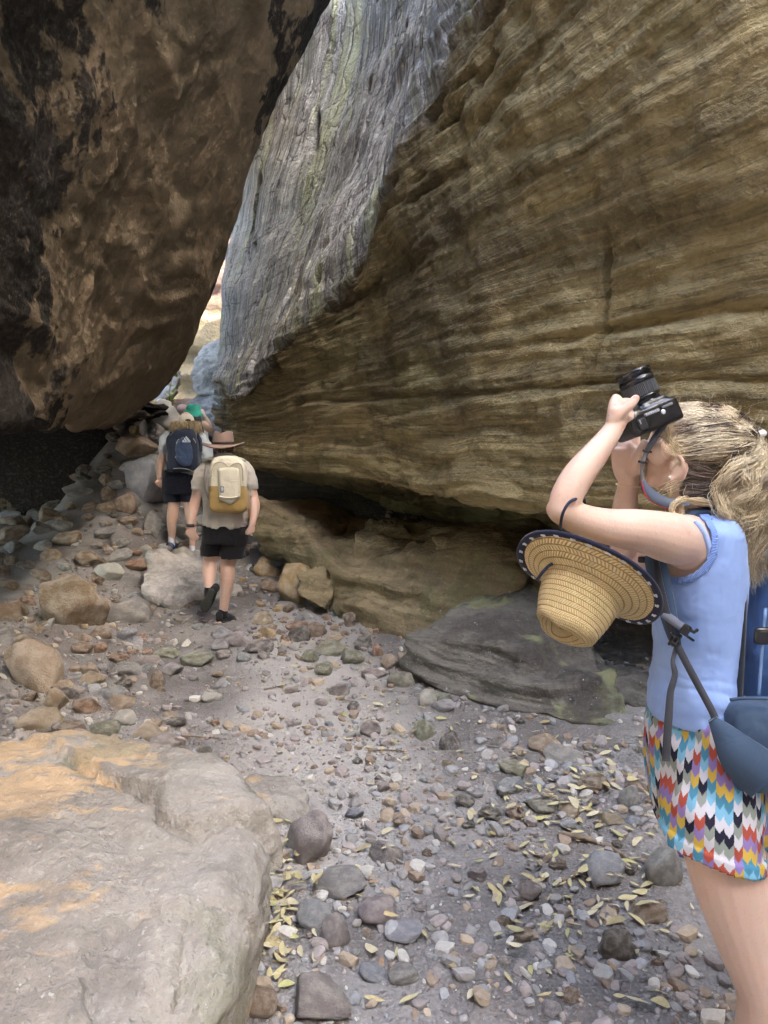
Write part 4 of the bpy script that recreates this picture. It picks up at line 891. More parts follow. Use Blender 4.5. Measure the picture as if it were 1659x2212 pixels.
# ------------------------------------------------------------------ the photographer (woman, right foreground)
def W(cx, cy, d): return PS(1600+cx*.5425, 1150+cy*.5425, d)
def SS(x, y, d): return PS(x, y, d)
def C(cx, cy, d): return PS(1950+cx/4.1475, 1180+cy/4.1475, d)
base = V(1.17, 1.85, gz(1.17, 1.85))
WOM = empty('person', base, 'woman in blue tank top and patterned shorts raising a camera, blond ponytail', 'person')
UPW = (0, 1, 0)
TOR = [(W(1225, 985, 1.86), (.105, .060)), (W(1232, 1075, 1.855), (.152, .082)), (W(1232, 1200, 1.85), (.150, .094)), (W(1225, 1380, 1.85), (.142, .104)), (W(1232, 1600, 1.85), (.130, .096)),
       (W(1236, 1820, 1.85), (.120, .090)), (W(1205, 2050, 1.855), (.135, .094)), (SS(2275, 2420, 1.86), (.150, .100)), (SS(2290, 2560, 1.86), (.150, .100))]
# torso tube: side axis must lie along y (lateral): tube_np(s = T x up); with up = x the side is y
def tor_tube(grow=0.0, sel=None):
    L = TOR if sel is None else TOR[sel]
    return tube_np([a for a, b in L], [(b[0]+grow, b[1]+grow) for a, b in L], 40, True, up=(1, 0, 0), samples=8)
armL = [(W(1180, 1130, 1.755), .058), (W(1070, 1108, 1.715), .058), (W(900, 1065, 1.675), .051), (W(700, 1040, 1.655), .0425), (W(540, 1000, 1.64), .038), (W(425, 940, 1.625), .0345)]
foreL = [(W(425, 935, 1.625), .034), (W(455, 850, 1.63), .0375), (W(520, 735, 1.64), .037), (W(610, 620, 1.655), .0325), (W(690, 515, 1.67), .0265), (W(742, 440, 1.68), .0225)]
armR = [(W(1160, 1120, 1.985), .058), (W(1000, 1180, 1.99), .045), (W(880, 1225, 2.0), .041), (W(790, 1235, 2.0), .036)]
foreR = [(W(795, 1225, 2.0), .037), (W(795, 1080, 1.97), .038), (W(800, 930, 1.94), .034), (W(818, 800, 1.915), .0275), (W(822, 730, 1.90), .027)]
prim = [tor_tube()]
armL = [(a, b*(1 if i < 2 else .94)) for i, (a, b) in enumerate(armL)]; foreL = [(a, b*.92) for a, b in foreL]; foreR = [(a, b*.94) for a, b in foreR]
for L in (armL, foreL, armR, foreR): prim += limb([a for a, b in L], [b for a, b in L])
prim += [ell(W(395, 935, 1.63), (.024, .024, .024)), ell(W(1165, 1130, 1.752), (.066, .062, .064)), ell(W(1190, 1120, 1.985), (.07, .065, .066))]
prim += limb([W(1250, 1010, 1.86), W(1215, 930, 1.86), W(1190, 840, 1.862), W(1190, 740, 1.865)], [.060, .053, .052, .056])
# head: skull, face, jaw, nose, lips, chin
ax_face = np.array([(.90, 0, -.42), (0, 1, 0), (.42, 0, .90)])          # face leans back, looking up to the left
prim += [ell(W(1290, 575, 1.87), (.100, .076, .094), sub=4), ell(W(1130, 560, 1.87), (.078, .068, .090), ax_face), ell(W(1060, 640, 1.87), (.050, .054, .066), ax_face), ell(W(1010, 735, 1.87), (.034, .040, .030), ax_face)]
prim += limb([W(985, 765, 1.87), W(1040, 775, 1.845), W(1105, 745, 1.815), W(1130, 690, 1.81)], [.017, .019, .019, .02])
prim += limb([W(985, 765, 1.87), W(1040, 775, 1.895), W(1105, 745, 1.925), W(1130, 690, 1.93)], [.017, .019, .019, .02])
prim += limb([W(985, 490, 1.87), W(950, 545, 1.87), W(932, 580, 1.87), (W(955, 600, 1.87))], [.009, .011, .011, .012])
prim += [ell(W(950, 655, 1.87), (.010, .022, .006), ax_face), ell(W(953, 685, 1.87), (.010, .021, .007), ax_face), ell(W(958, 770, 1.87), (.015, .018, .013)), ell(W(1010, 600, 1.825), (.030, .018, .03)), ell(W(1010, 600, 1.915), (.030, .018, .03)), ell(W(1000, 465, 1.85), (.018, .02, .010), ax_face)]
# left (near) ear: helix rim, concha, lobe
er = [W(1072, 700, 1.806), W(1085, 640, 1.800), W(1112, 612, 1.793), W(1142, 640, 1.788), W(1148, 690, 1.790), W(1120, 738, 1.796), W(1085, 752, 1.802), W(1072, 765, 1.804)]
prim += limb(er, [.0045, .0045, .005, .0055, .0055, .005, .0055, .006], 10) + [ell(W(1105, 690, 1.815), (.015, .008, .022)), ell(W(1078, 758, 1.802), (.008, .006, .010))]
# near hand: palm, thumb on the camera, fingers round the grip
prim += limb([W(742, 440, 1.68), W(752, 395, 1.688), W(765, 350, 1.70), W(785, 318, 1.715)], [(.020, .023), (.030, .019), (.036, .016), (.036, .014)], up=(.6, -.5, .3))
prim += limb([W(735, 400, 1.675), W(770, 360, 1.668), W(800, 335, 1.664), W(838, 302, 1.664), W(866, 270, 1.668)], [.016, .0145, .0115, .011, .0088], 14)
for k, (sx, sy, dd) in enumerate([(758, 322, 1.69), (772, 300, 1.71), (788, 296, 1.735), (800, 306, 1.758)]):
    prim += limb([W(sx-8, sy+30, dd), W(sx+2, sy, dd+.004), W(sx+48, sy-8+4*k, dd+.020), W(sx+72, sy+32, dd+.026), W(sx+78-4*k, sy+62, dd+.018)], [.0105, .0105, .0095, .0088, .0078], 12)
for (x, y, dd) in ((752, 318, 1.682), (766, 300, 1.70), (744, 350, 1.672)): prim += [ell(W(x, y, dd), (.0105, .0105, .0105))]
prim += [ell(W(1040, 1085, 1.695), (.070, .04, .046)), ell(W(860, 1095, 1.680), (.060, .036, .034))]
# far hand under the camera: palm heel, thumb, fingers
prim += limb([W(822, 745, 1.905), W(815, 690, 1.895), W(812, 620, 1.885), W(815, 560, 1.88)], [(.030, .022), (.038, .021), (.042, .018), (.040, .015)], up=(.2, -1, .1))
prim += limb([W(860, 690, 1.87), W(880, 630, 1.858), W(905, 575, 1.855), W(915, 535, 1.86)], [.021, .018, .0125, .009], 14)
for k in range(4):
    x0 = 772+34*k; prim += limb([W(x0, 590, 1.89), W(x0-6, 520, 1.895), W(x0+2, 450, 1.90), W(x0+28, 420, 1.905)], [.0112, .0108, .010, .0085], 12)
# legs to the ground
legL = [(SS(2300, 2500, 1.785), .086), (SS(2335, 2680, 1.775), .093), (SS(2372, 2850, 1.77), .0915), (SS(2428, 3050, 1.77), .076), (SS(2468, 3190, 1.77), .0625), (SS(2478, 3260, 1.775), .057), (SS(2468, 3400, 1.80), .056), (SS(2470, 3520, 1.82), .044), (SS(2480, 3640, 1.84), .034)]
legR = [(SS(2330, 2500, 1.955), .086), (SS(2450, 2700, 1.97), .090), (SS(2545, 2920, 1.99), .083), (SS(2610, 3100, 2.0), .062), (SS(2620, 3180, 2.0), .057), (SS(2625, 3300, 2.02), .055), (SS(2640, 3420, 2.04), .034)]
for L in (legL, legR): prim += limb([a for a, b in L], [b for a, b in L])
bv, bn, bf = vox(prim, .0036, 3)
child('body', mesh_np('body', bv, bf, SK_F), WOM)
v, f = ell(W(862, 268, 1.660), (.0055, .0025, .0075), np.array([V(.75, 0, -.65), V(0, 1, 0), V(.65, 0, .75)])); child('thumb_nail', mesh_np('thumb_nail', v, f, plain('nail', (.72, .50, .44), .3, .5)), WOM)
v, f = ell(W(1098, 692, 1.8065), (.0052, .0035, .009)); child('ear_canal', mesh_np('ear_canal', v, f, plain('ear_shadow', (.20, .085, .06), .7)), WOM)  # dark ellipsoid painting the shade inside the ear hollow
# eyes (lids) and brow
for dd, sg in ((1.812, -1), (1.928, 1)):
    v, f = ell(W(1030, 530, dd-.022*sg), (.009, .009, .009)); child('eye', mesh_np('eye', v, f, plain('eye_white', (.75, .74, .72), .25)), WOM)
    v, f = tube_np([W(985, 505, dd), W(1005, 498, dd-.004*-sg), W(1030, 505, dd+.004*-sg)], (.0016, .0022, .0012), 6); child('eyelash', mesh_np('eyelash', v, f, plain('lash', (.05, .035, .025))), WOM)
def snapper(verts):
    pr = np.array([proj(p) for p in verts])/.6636
    def f_(x, y, off=.004):
        """photo position -> point just in front of the surface"""
        m = (np.abs(pr[:, 0]-x) < 5) & (np.abs(pr[:, 1]-y) < 5)
        return PS(x, y, verts[m, 1].min()-off)
    return f_
snapB = snapper(bv[bv[:, 1] < 1.86])
# --- tank top: torso surface, offset, with armholes
tv, tn, tf = vox([tor_tube(.006)]+[ell(W(1225, 1095, 1.748), (.044, .050, .042)), ell(W(1225, 1095, 1.972), (.044, .050, .042))], .0045, 6)
aL, aR = W(1128, 1140, 1.68), W(1110, 1150, 2.03)
pxc = np.array([proj(p) for p in tv]); cxy = np.c_[(pxc[:, 0]/.6636-1600)/.5425, (pxc[:, 1]/.6636-1150)/.5425]
zt = W(1230, 1000, 1.85)[2]; zb = W(1230, 2125, 1.85)[2]-.02
near_side = tv[:, 1] < 1.86
dL = np.hypot(cxy[:, 0]-1120, (cxy[:, 1]-1140)*.98); armhole = np.where(near_side, dL, np.hypot(cxy[:, 0]-1090, cxy[:, 1]-1150))
front = cxy[:, 0] < 1120
ok = (armhole > 192) & (tv[:, 2] > zb) & ~((cxy[:, 1] < 1330) & front & near_side & (cxy[:, 0] > 960) & (dL < 260) & (cxy[:, 1] < 1250))
neck = (np.abs(tv[:, 1]-1.86) < .062) & (tv[:, 2] > zt-.055); ok &= ~neck & (tv[:, 2] < zt+.05)
wv_ = tv+.03*np.stack([fbm(tv*8, 2), fbm(tv*8+4, 2), fbm(tv*6+8, 2)], 1)
fold = .007*(np.abs(perlin(wv_*np.array((5, 5, 30))+2))**.7-.3)*sstep(W(0, 1650, 1.85)[2], W(0, 2000, 1.85)[2], tv[:, 2])+.003*fbm(tv*14, 3)+.004*np.abs(perlin(tv*np.array((4, 4, 22))))*sstep(W(0, 1500, 1.85)[2], W(0, 1850, 1.85)[2], tv[:, 2])
tq = tv+tn*(fold+.001)[:, None]
u_, ff = submesh(tv, tf, ok & (armhole > 226)); T_BLUE = mat_cloth('blue_jersey', (.29, .43, .77), 800, .12, var=.05)
solid(child('tank_top', mesh_np('tank_top', tq[u_], ff, T_BLUE), WOM), .003)
u_, ff = submesh(tv, tf, ok & (armhole <= 244))
def mat_rib():
    t = NT('ribbed_band', .9, .15); a = t.attr('rib'); w_ = t.math('SINE', t.math('MULTIPLY', a, 150.))
    return t.out(t.mix(t.math('MULTIPLY_ADD', w_, .5, .5), (.20, .33, .70), (.27, .42, .84)), t.bump(w_, .5, .003))
rib = np.arctan2(cxy[:, 1]-1140, cxy[:, 0]-1120)
solid(child('armhole_band', mesh_np('armhole_band', tv[u_]+tn[u_]*.0055, ff, mat_rib(), attrs={'rib': rib[u_]}), WOM), .003)
# bra strap inside the armhole
CW = lambda x, y: (1600+x*.5425, 1150+y*.5425)
st = [snapB(*CW(x, y), .0012) for x, y in ((1222, 1006), (1248, 1034), (1280, 1088), (1302, 1150), (1312, 1225))]
nn = [(-.2, -.6, .8), (-.1, -.85, .5), (0, -.97, .2), (.1, -1, 0), (.1, -1, 0)]
q, f = ribbon(st, .0135, nn, .0022); child('bra_strap', mesh_np('bra_strap', q, f, mat_cloth('strap_blue', (.38, .50, .82), 900)), WOM)
M_PRINT = plain('grey_print', (.14, .17, .26))
for (a, b, c_, d_) in [(1258, 1062, 1272, 1054), (1268, 1075, 1282, 1067), (1282, 1067, 1286, 1080), (1286, 1080, 1274, 1088), (1280, 1098, 1294, 1090)]:
    q, f = ribbon([snapB(*CW(a, b), .0032), snapB(*CW((a+c_)/2, (b+d_)/2), .0034), snapB(*CW(c_, d_), .0032)], .0011, (-.05, -.95, .3), .0006, 3); child('strap_print', mesh_np('strap_print', q, f, M_PRINT), WOM)
# --- shorts
sh = [tube_np([W(1200, 2075, 1.855), SS(2272, 2330, 1.858), SS(2280, 2430, 1.86), SS(2292, 2560, 1.86), SS(2305, 2640, 1.86)], [(.150, .108), (.168, .122), (.184, .130), (.190, .134), (.180, .125)], 40, True, up=(1, 0, 0), samples=8),
      tube_np([SS(2292, 2440, 1.82), SS(2306, 2560, 1.79), SS(2312, 2640, 1.775), SS(2328, 2795, 1.77), SS(2333, 2860, 1.77)], [(.085, .095), (.104, .117), (.111, .119), (.112, .112), (.112, .110)], 36, True, up=(1, 0, 0), samples=8),
      tube_np([SS(2320, 2480, 1.94), SS(2400, 2620, 1.96), SS(2455, 2725, 1.97), SS(2475, 2770, 1.97)], [(.105, .122), (.112, .118), (.112, .110), (.112, .108)], 36, True, up=(1, 0, 0), samples=8)]
sv, sn, sf = vox(sh, .0045, 14)
sp = np.array([proj(p) for p in sv])/.6636
leftleg = sv[:, 1] < 1.865
hemy = 2757+(sp[:, 0]-2189)*.45-(np.maximum(0, sp[:, 0]-2320)*.0032)*np.maximum(0, sp[:, 0]-2320)
hemz = SS(2330, 2792, 1.77)[2]; zc = SS(2275, 2272, 1.86)[2]
hemL = hemz+.016+.028*(sv[:, 0]-SS(2330, 2792, 1.77)[0])/-.1
okv = (sv[:, 2] < zc+.012) & np.where(leftleg, sv[:, 2] > hemL, sv[:, 2] > SS(2455, 2728, 1.97)[2])
cxl, cyl = SS(2315, 2600, 1.79)[0], 1.79
ang = np.where(leftleg, np.arctan2(sv[:, 0]-cxl, -(sv[:, 1]-cyl)), np.arctan2(-(sv[:, 0]-SS(2400, 2600, 1.95)[0]), sv[:, 1]-1.95)+3.3)
wob = .0045*fbm(np.stack([sv[:, 0]*16, sv[:, 1]*16, sv[:, 2]*4], 1), 3)+.0035*np.sin(ang*22)*sstep(zc-.06, zc-.005, sv[:, 2])+.004*np.sin(sv[:, 2]*30+ang*5)*sstep(.9, .2, np.abs(ang+.9))
wob = wob+.006*sstep(hemL+.035, hemL+.032, sv[:, 2])*leftleg
u_, ff = submesh(sv, sf, okv)
def mat_shorts():
    t = NT('arrow_print', .9, .15); u = t.math('MULTIPLY', t.attr('pu'), 1/.0190); v = t.math('MULTIPLY', t.attr('pv'), 1/.0262)
    wob = t.math('MULTIPLY', t.math('SUBTRACT', t.noise(t.pos(), 260, 2, .6), .5), .12); u = t.math('ADD', u, wob)
    col = t.math('FLOOR', u); fr = t.math('ABSOLUTE', t.math('SUBTRACT', t.math('SUBTRACT', u, col), .5))
    off = t.math('MULTIPLY', t.math('FRACT', t.math('MULTIPLY', t.math('SINE', t.math('MULTIPLY', col, 12.9898)), 437.58)), 9.)
    jag = t.math('MULTIPLY', t.math('SUBTRACT', t.noise(t.pos(), 900, 1), .5), .35)
    vv = t.math('ADD', t.math('ADD', v, t.math('MULTIPLY', fr, -1.15)), t.math('ADD', off, jag))
    idx = t.math('FRACT', t.math('DIVIDE', t.math('FLOOR', vv), 9.)); 
    c9 = [(.58, .58, .62), (.27, .31, .28), (.022, .022, .04), (.60, .60, .66), (.20, .47, .66), (.07, .26, .40), (.62, .43, .08), (.27, .20, .46), (.42, .09, .06)]
    cc = t.ramp(t.math('ADD', idx, .02), [(i/9, c_) for i, c_ in enumerate(c9)], 'CONSTANT')
    return t.out(cc, t.bump(t.noise(t.pos(), 18, 3), .15, .02))
shorts = child('shorts', mesh_np('shorts', (sv+sn*wob[:, None])[u_], ff, mat_shorts(), attrs={'pu': (ang*.112)[u_], 'pv': sv[u_, 2]}), WOM); solid(shorts, .003)
# bracelet, earring
th = np.linspace(0, 2*np.pi, 40); cb = W(822, 797, 1.915); bx = np.stack([cb[0]+.0305*np.cos(th), cb[1]+.0295*np.sin(th), cb[2]-.004*np.cos(th)-.002*np.sin(2*th)], 1)
v, f = tube_np(bx, [.0016]*40, 8, False, samples=1); child('bracelet', mesh_np('bracelet', v, f, plain('cream_cord', (.75, .62, .42))), WOM)
v, f = ell(W(1068, 745, 1.797), (.0035, .0035, .0035)); child('earring', mesh_np('earring', v, f, plain('pearl', (.8, .78, .74), .2, .6)), WOM)
# shoes (below the frame)
for L in (legL, legR):
    a = L[-1][0]; g_ = gz(a[0]-.05, a[1]); v, n_, f = vox(limb([V(a[0]+.03, a[1], g_+.05), V(a[0]-.06, a[1], g_+.045), V(a[0]-.16, a[1], g_+.035)], [(.042, .05), (.045, .045), (.042, .033)], up=(0, 0, 1))+limb([a, V(a[0], a[1], g_+.05)], [.045, .045]), .008, 4)
    child('shoe', mesh_np('shoe', v, f, mat_cloth('navy_shoe', (.03, .035, .05))), WOM)
# --- hair
def hair():
    r = np.random.default_rng(3); HC = W(1290, 560, 1.87); tie = W(1578, 515, 1.865)
    cap = [ell(W(1305, 560, 1.87), (.110, .084, .103), sub=4), ell(W(1165, 525, 1.87), (.088, .0765, .095), ax_face), ell(W(1330, 700, 1.868), (.088, .070, .080)), ell(W(1440, 560, 1.866), (.072, .062, .07)), ell(W(1275, 800, 1.865), (.066, .068, .045)), ell(W(1250, 880, 1.862), (.062, .064, .035))]
    v, n_, f = vox(cap, .006, 5); px = np.array([proj(p) for p in v])/.6636; c_ = np.c_[(px[:, 0]-1600)/.5425, (px[:, 1]-1150)/.5425]
    # hairline: keep what lies behind a line from the temple over the ear to the nape
    hl = np.interp(c_[:, 1], [250, 330, 420, 500, 560, 620, 680, 760, 900], [1200, 1080, 1030, 1035, 1060, 1090, 1165, 1150, 1105])
    keep = c_[:, 0] > hl; u, ff = submesh(v, f, keep)
    dk = np.array((.085, .062, .050)); bl = np.array((.62, .50, .31)); br = np.array((.27, .195, .125)); wh = np.array((.80, .71, .54))
    child('scalp_hair', mesh_np('scalp_hair', v[u], ff, M_HAIR, attrs={'tint': np.where(c_[u, 1:2] > 640, dk[None]*1.2, (br*1.6)[None])}), WOM)
    paths, cols, r0, r1 = [], [], [], []
    # pulled-back strands over the visible surface
    cand = np.where(keep & (v[:, 1] < 1.90))[0]; sel = r.choice(cand, 4600)
    for i in sel:
        p = v[i]+n_[i]*r.uniform(.0, .004); cx, cy = c_[i]
        low = cy > 640
        e = tie+r.normal(0, .008, 3)
        if low and r.random() < .75:      # under-layer: dark, sweeps down and back
            e = W(1420+r.uniform(-60, 120), 760+r.uniform(-60, 100), 1.835+r.uniform(-.02, .02)) if r.random() < .5 else tie+V(-.01, 0, -.02)
        m = p*.5+e*.5; out = (m-HC)/np.linalg.norm(m-HC); rr = np.interp(np.linalg.norm(p-HC), [0, .2], [0, .2]); m = HC+out*max(np.linalg.norm(m-HC), .088+r.uniform(0, .006))
        if m[1] > p[1]+.01: m[1] = (m[1]+p[1])/2
        pa = spline([p, p*.7+m*.3+out*.003, m, e*.75+m*.25+out*.004, e], 11); pa += np.cumsum(r.normal(0, .0006, pa.shape), 0)+(.0025*np.sin(np.linspace(0, r.uniform(3, 9), 11)+r.uniform(0, 6)))[:, None]*np.array((.2, .3, 1.))
        paths.append(pa); u0 = fbm(np.array([[cx*.008, cy*.012, 0]]), 2)[0]; t = np.clip(.80+u0*1.9+r.normal(0, .16), 0, 1)
        if low: t *= .35
        cols.append(dk*(1-t)*1.0+bl*t if t < .7 else bl*(1-(t-.7)/.3)+wh*(t-.7)/.3); r0.append(r.uniform(.0005, .0013)); r1.append(.0005)
    for s_ in range(420):      # dark under-layer sweeping back from behind the ear
        y0 = r.uniform(640, 900); x0 = 1150+.10*(y0-640)*-1+r.uniform(-8, 40); p = W(x0, y0, 1.806+r.uniform(0, .012)); e = W(1430+r.uniform(-60, 90), .55*y0+330+r.uniform(-30, 60), 1.815+r.uniform(-.01, .02)); m = p*.5+e*.5+V(0, -.016, -.006)
        paths.append(spline([p, p*.6+m*.4+V(0, -.004, 0), m, e], 11)); q_ = r.uniform(.6, 2.4); cols.append(dk*q_); r0.append(r.uniform(.0006, .0014)); r1.append(.0005)
    # frizz around the crown and temple
    for i in r.choice(np.where(keep)[0], 260):
        p = v[i]; d0 = n_[i]*r.uniform(.2, 1)+r.normal(0, .6, 3); L = r.uniform(.012, .04); pa = spline([p, p+n_[i]*.006+d0*L*.4, p+n_[i]*.009+d0*L*.7+r.normal(0, .006, 3), p+d0*L+r.normal(0, .008, 3)], 11)
        paths.append(pa); cols.append(bl*r.uniform(.6, 1.1)); r0.append(.00032); r1.append(.0002)
    v1, f1, c1 = strands(paths, r0, r1, cols); child('pulled_back_hair', mesh_np('pulled_back_hair', v1, f1, M_HAIR, attrs={'tint': c1}), WOM)
    # ponytail: wavy locks falling from the tie
    paths, cols, r0, r1 = [], [], [], []
    ends = [(1420, 1180), (1480, 1290), (1545, 1300), (1600, 1250), (1660, 1180), (1720, 1100), (1450, 1080), (1560, 1180), (1640, 1050)]
    for lk in range(44):
        ex, ey = ends[lk % 9]; ex += r.normal(0, 45); ey += r.normal(0, 60); dd = 1.80+r.uniform(-.055, .07); ph = r.uniform(0, 6.28); am = r.uniform(.008, .02); wl = r.uniform(2.0, 3.2)
        c0 = [tie+V(.004, 0, .0), W(1600+r.normal(0, 12), 560, 1.845), W(1560+r.normal(0, 70)+.15*(ex-1560), 700, dd), W(1520+r.normal(0, 70)+.5*(ex-1540), 880, dd-.005), W(.5*(1520+ex)+r.normal(0, 50), 1020, dd), W(ex, ey, dd+.005)]
        lockc = r.choice([.25, .6, .8, .95, 1.0])
        for s_ in range(50):
            cc = [q_+r.normal(0, .0038+.0018*j, 3) for j, q_ in enumerate(c0)]; pa = spline(cc, 26); t = np.linspace(0, 1, 26)
            en = sstep(.15, .4, t)*am*(1+.15*r.normal()); pa[:, 0] += en*np.sin(ph+t*6.28*wl+r.normal(0, .25)); pa[:, 1] += en*.8*np.cos(ph+t*6.28*wl); pa[:, 2] += .3*en*np.sin(2*(ph+t*6.28*wl))
            paths.append(pa); tt = np.clip(lockc+r.normal(0, .12), 0, 1); cols.append(br*(1-tt)+(bl*1.15 if r.random() < .7 else wh)*tt); r0.append(r.uniform(.0005, .0012)); r1.append(.0003)
    # the loose lock curling forward over the shoulder, and wisps by the ear
    for s_ in range(75):
        cc = [q_+r.normal(0, .003, 3) for q_ in (W(1560, 700, 1.82), W(1490, 830, 1.80), W(1380, 905, 1.775), W(1240, 890, 1.755), W(1150, 880, 1.745), W(1085, 920, 1.738), W(1095, 975, 1.735), W(1140, 960, 1.735), W(1135, 915, 1.737))]
        paths.append(spline(cc, 26)); tt = r.uniform(.4, 1); cols.append(br*(1-tt)+bl*1.2*tt); r0.append(r.uniform(.0009, .0018)); r1.append(.0005)
    for s_ in range(46):
        a = (1060+r.normal(0, 25), 480+r.normal(0, 60)) if s_ < 26 else (1150+r.normal(0, 20), 770+r.normal(0, 20))
        b = (1130+r.normal(0, 14), 640+r.normal(0, 15)) if s_ < 26 else (1010+r.normal(0, 60), 880+r.normal(0, 40))
        dd = 1.795 if s_ < 26 else 1.80
        cc = [W(*a, dd+.004), W(.6*a[0]+.4*b[0]+r.normal(0, 18)-20, .6*a[1]+.4*b[1], dd-.006), W(.3*a[0]+.7*b[0]+r.normal(0, 18), .3*a[1]+.7*b[1], dd-.006), W(*b, dd-.004)]
        paths.append(spline(cc, 26)); cols.append(bl*r.uniform(.8, 1.25)); r0.append(.0009 if s_ < 26 else .0006); r1.append(.0004)
    v1, f1, c1 = strands(paths, r0, r1, cols); child('ponytail', mesh_np('ponytail', v1, f1, M_HAIR, attrs={'tint': c1}), WOM)
    tc = W(1580, 520, 1.852); T = W(1620, 560, 1.85)-W(1540, 500, 1.865); T /= np.linalg.norm(T); a = np.cross(T, V(0, 1, 0)); a /= np.linalg.norm(a); b = np.cross(T, a)
    ring = np.array([tc+.023*(math.cos(x)*a+math.sin(x)*b)+T*.004*math.sin(3*x) for x in np.linspace(0, 6.28, 30)])
    v, f = tube_np(ring, [.0085]*30, 10, False, samples=1); child('hair_tie', mesh_np('hair_tie', v, f, plain('white_tie', (.72, .74, .72), .8)), WOM)
hair()
# ------------------------------------------------------------------ the camera she holds
def photo_camera():
    ctr = C(645, 780, 1.775); l = V(-.38, .10, .92); l /= np.linalg.norm(l); w_ = V(.82, .30, .5); w_ -= l*(w_@l); w_ /= np.linalg.norm(w_); h = np.cross(w_, l)   # h: towards the top of the camera
    if h[1] < 0: h = -h
    E = empty('camera_body', ctr, 'black camera with zoom lens held up by the woman in the tank top', 'camera'); Ax = np.array([w_, h, l])
    bp = [rbox((.134, .095, .056), ctr, Ax, power=14), rbox((.044, .088, .066), ctr-w_*.050+l*.013, Ax, power=8), rbox((.058, .04, .056), ctr+h*.055+w_*.012, Ax, power=7), rbox((.08, .08, .056), ctr+w_*.014+l*.014, Ax, power=8)]
    v, n_, f = vox(bp, .003, 3); child('housing', mesh_np('housing', v, f, M_BLACK), E)
    prof = [(0, .036), (.006, .036), (.007, .034), (.016, .034), (.017, .0365), (.022, .0365), (.0225, .0355), (.050, .0355), (.0505, .0375), (.062, .0378), (.0625, .0362), (.066, .0362), (.0665, .0378), (.078, .0378), (.080, .0365), (.080, .031), (.070, .029)]
    prof = [(a*1.1, b*1.08) for a, b in prof]
    def lathe(pr, o_, mat, name, par, ribs=0):
        seg = 72; th = np.linspace(0, 2*np.pi, seg, endpoint=False); vv = []
        for z, r_ in pr:
            rr = r_*np.ones(seg)
            vv.append(o_+l*z+rr[:, None]*(np.cos(th)[:, None]*w_+np.sin(th)[:, None]*h))
        return child(name, mesh_np(name, np.concatenate(vv), grid_faces(seg, len(pr), wrap_u=True), mat), par)
    lo = ctr+l*.030+w_*.014
    L_ = lathe(prof, lo, M_BLACK, 'lens', E)
    seg = 180; th = np.linspace(0, 2*np.pi, seg, endpoint=False); rr = .0366*1.08+.0007*np.sign(np.sin(th*60)); vv = np.concatenate([lo+l*z+(rr*k)[:, None]*(np.cos(th)[:, None]*w_+np.sin(th)[:, None]*h) for z, k in ((.0259, .96), (.027, 1), (.0539, 1), (.055, .96))])
    child('zoom_ring', mesh_np('zoom_ring', vv, grid_faces(seg, 4, wrap_u=True), plain('grey_rubber', (.075, .08, .09), .6, .3), smooth=False), E)
    v, f = ell(lo+l*.077, (.031, .029, .006), np.array([w_, h, l])); g_ = NT('front_glass', .05, .6); child('front_element', mesh_np('front_element', v, f, g_.out((.01, .012, .03))), E)
    # base plate details: tripod socket, rating label, battery door
    bo = ctr-h*.0492
    v, f = ell(bo+w_*.014+l*.004, (.006, .0018, .006), Ax); child('tripod_socket', mesh_np('tripod_socket', v, f, plain('steel', (.6, .6, .6), .25, .6)), E)
    def plate(cw, cl, sw, sl_, mat, name, k=0.0):
        v, f = rbox((sw, .0016, sl_), bo+w_*cw+l*cl-h*(.0002+k), Ax, power=24, sub=3); return child(name, mesh_np(name, v, f, mat), E)
    lab = plain('silver_label', (.16, .17, .19), .4, .5); plate(-.014, .012, .042, .008, lab, 'rating_label'); plate(.030, .014, .030, .006, lab, 'rating_label')
    pw = plain('white_print', (.5, .5, .52))
    for k in range(6): plate(-.030+.0062*k, .012, .0038, .0042, pw, 'printed_mark', .0008)
    plate(-.047, -.004, .022, .026, plain('door_black', (.02, .02, .022), .5, .4), 'battery_door')
    plate(-.052, .002, .003, .010, plain('latch_grey', (.3, .31, .34), .4), 'door_latch', .0008)
    v, f = ell(ctr+w_*.060+l*.006-h*.02, (.006, .006, .006)); child('strap_lug', mesh_np('strap_lug', v, f, plain('lug_steel', (.5, .5, .5), .3, .6)), E)
    # strap
    s1 = [ctr+w_*.062-h*.02, C(880, 850, 1.755), C(790, 960, 1.745), C(715, 1080, 1.742), C(650, 1195, 1.742)]
    v, f = ribbon(s1, [.009, .012, .014, .014, .012], (-.35, -.93, -.1), .0016); child('neck_strap', mesh_np('neck_strap', v, f, M_WEB), E)
    for (x, y) in ((652, 1200), (588, 1345)):
        v, f = rbox((.021, .006, .006), C(x, y, 1.740), np.array([V(.97, 0, -.2), V(0, 1, 0), V(.2, 0, .97)]), power=8, sub=3); child('strap_slider', mesh_np('strap_slider', v, f, M_BLACK), E)
    v, f = ribbon([C(650, 1195, 1.742), C(615, 1270, 1.742), C(588, 1345, 1.742), C(578, 1440, 1.745), C(590, 1600, 1.75)], [.012, .009, .008, .007, .009], (-.2, -.97, 0), .002); child('neck_strap', mesh_np('neck_strap', v, f, plain('grey_leather', (.20, .19, .20), .6)), E)
    lp = [C(590, 1600, 1.75), C(625, 1690, 1.748), C(700, 1780, 1.748), C(820, 1850, 1.752), C(960, 1900, 1.765), C(1150, 1880, 1.80), C(1330, 1800, 1.87), C(1200, 1830, 1.94)]
    v, f = ribbon(lp, [.011, .020, .026, .028, .028, .028, .028, .028], [(-.2, -.97, .1), (-.1, -.95, .2), (0, -.9, .4), (0, -.85, .5), (.1, -.8, .6), (.2, -.5, .8), (.5, 0, .8), (.2, .6, .8)], .003); child('neck_strap', mesh_np('neck_strap', v, f, mat_cloth('strap_slate', (.10, .12, .165), 700)), E)
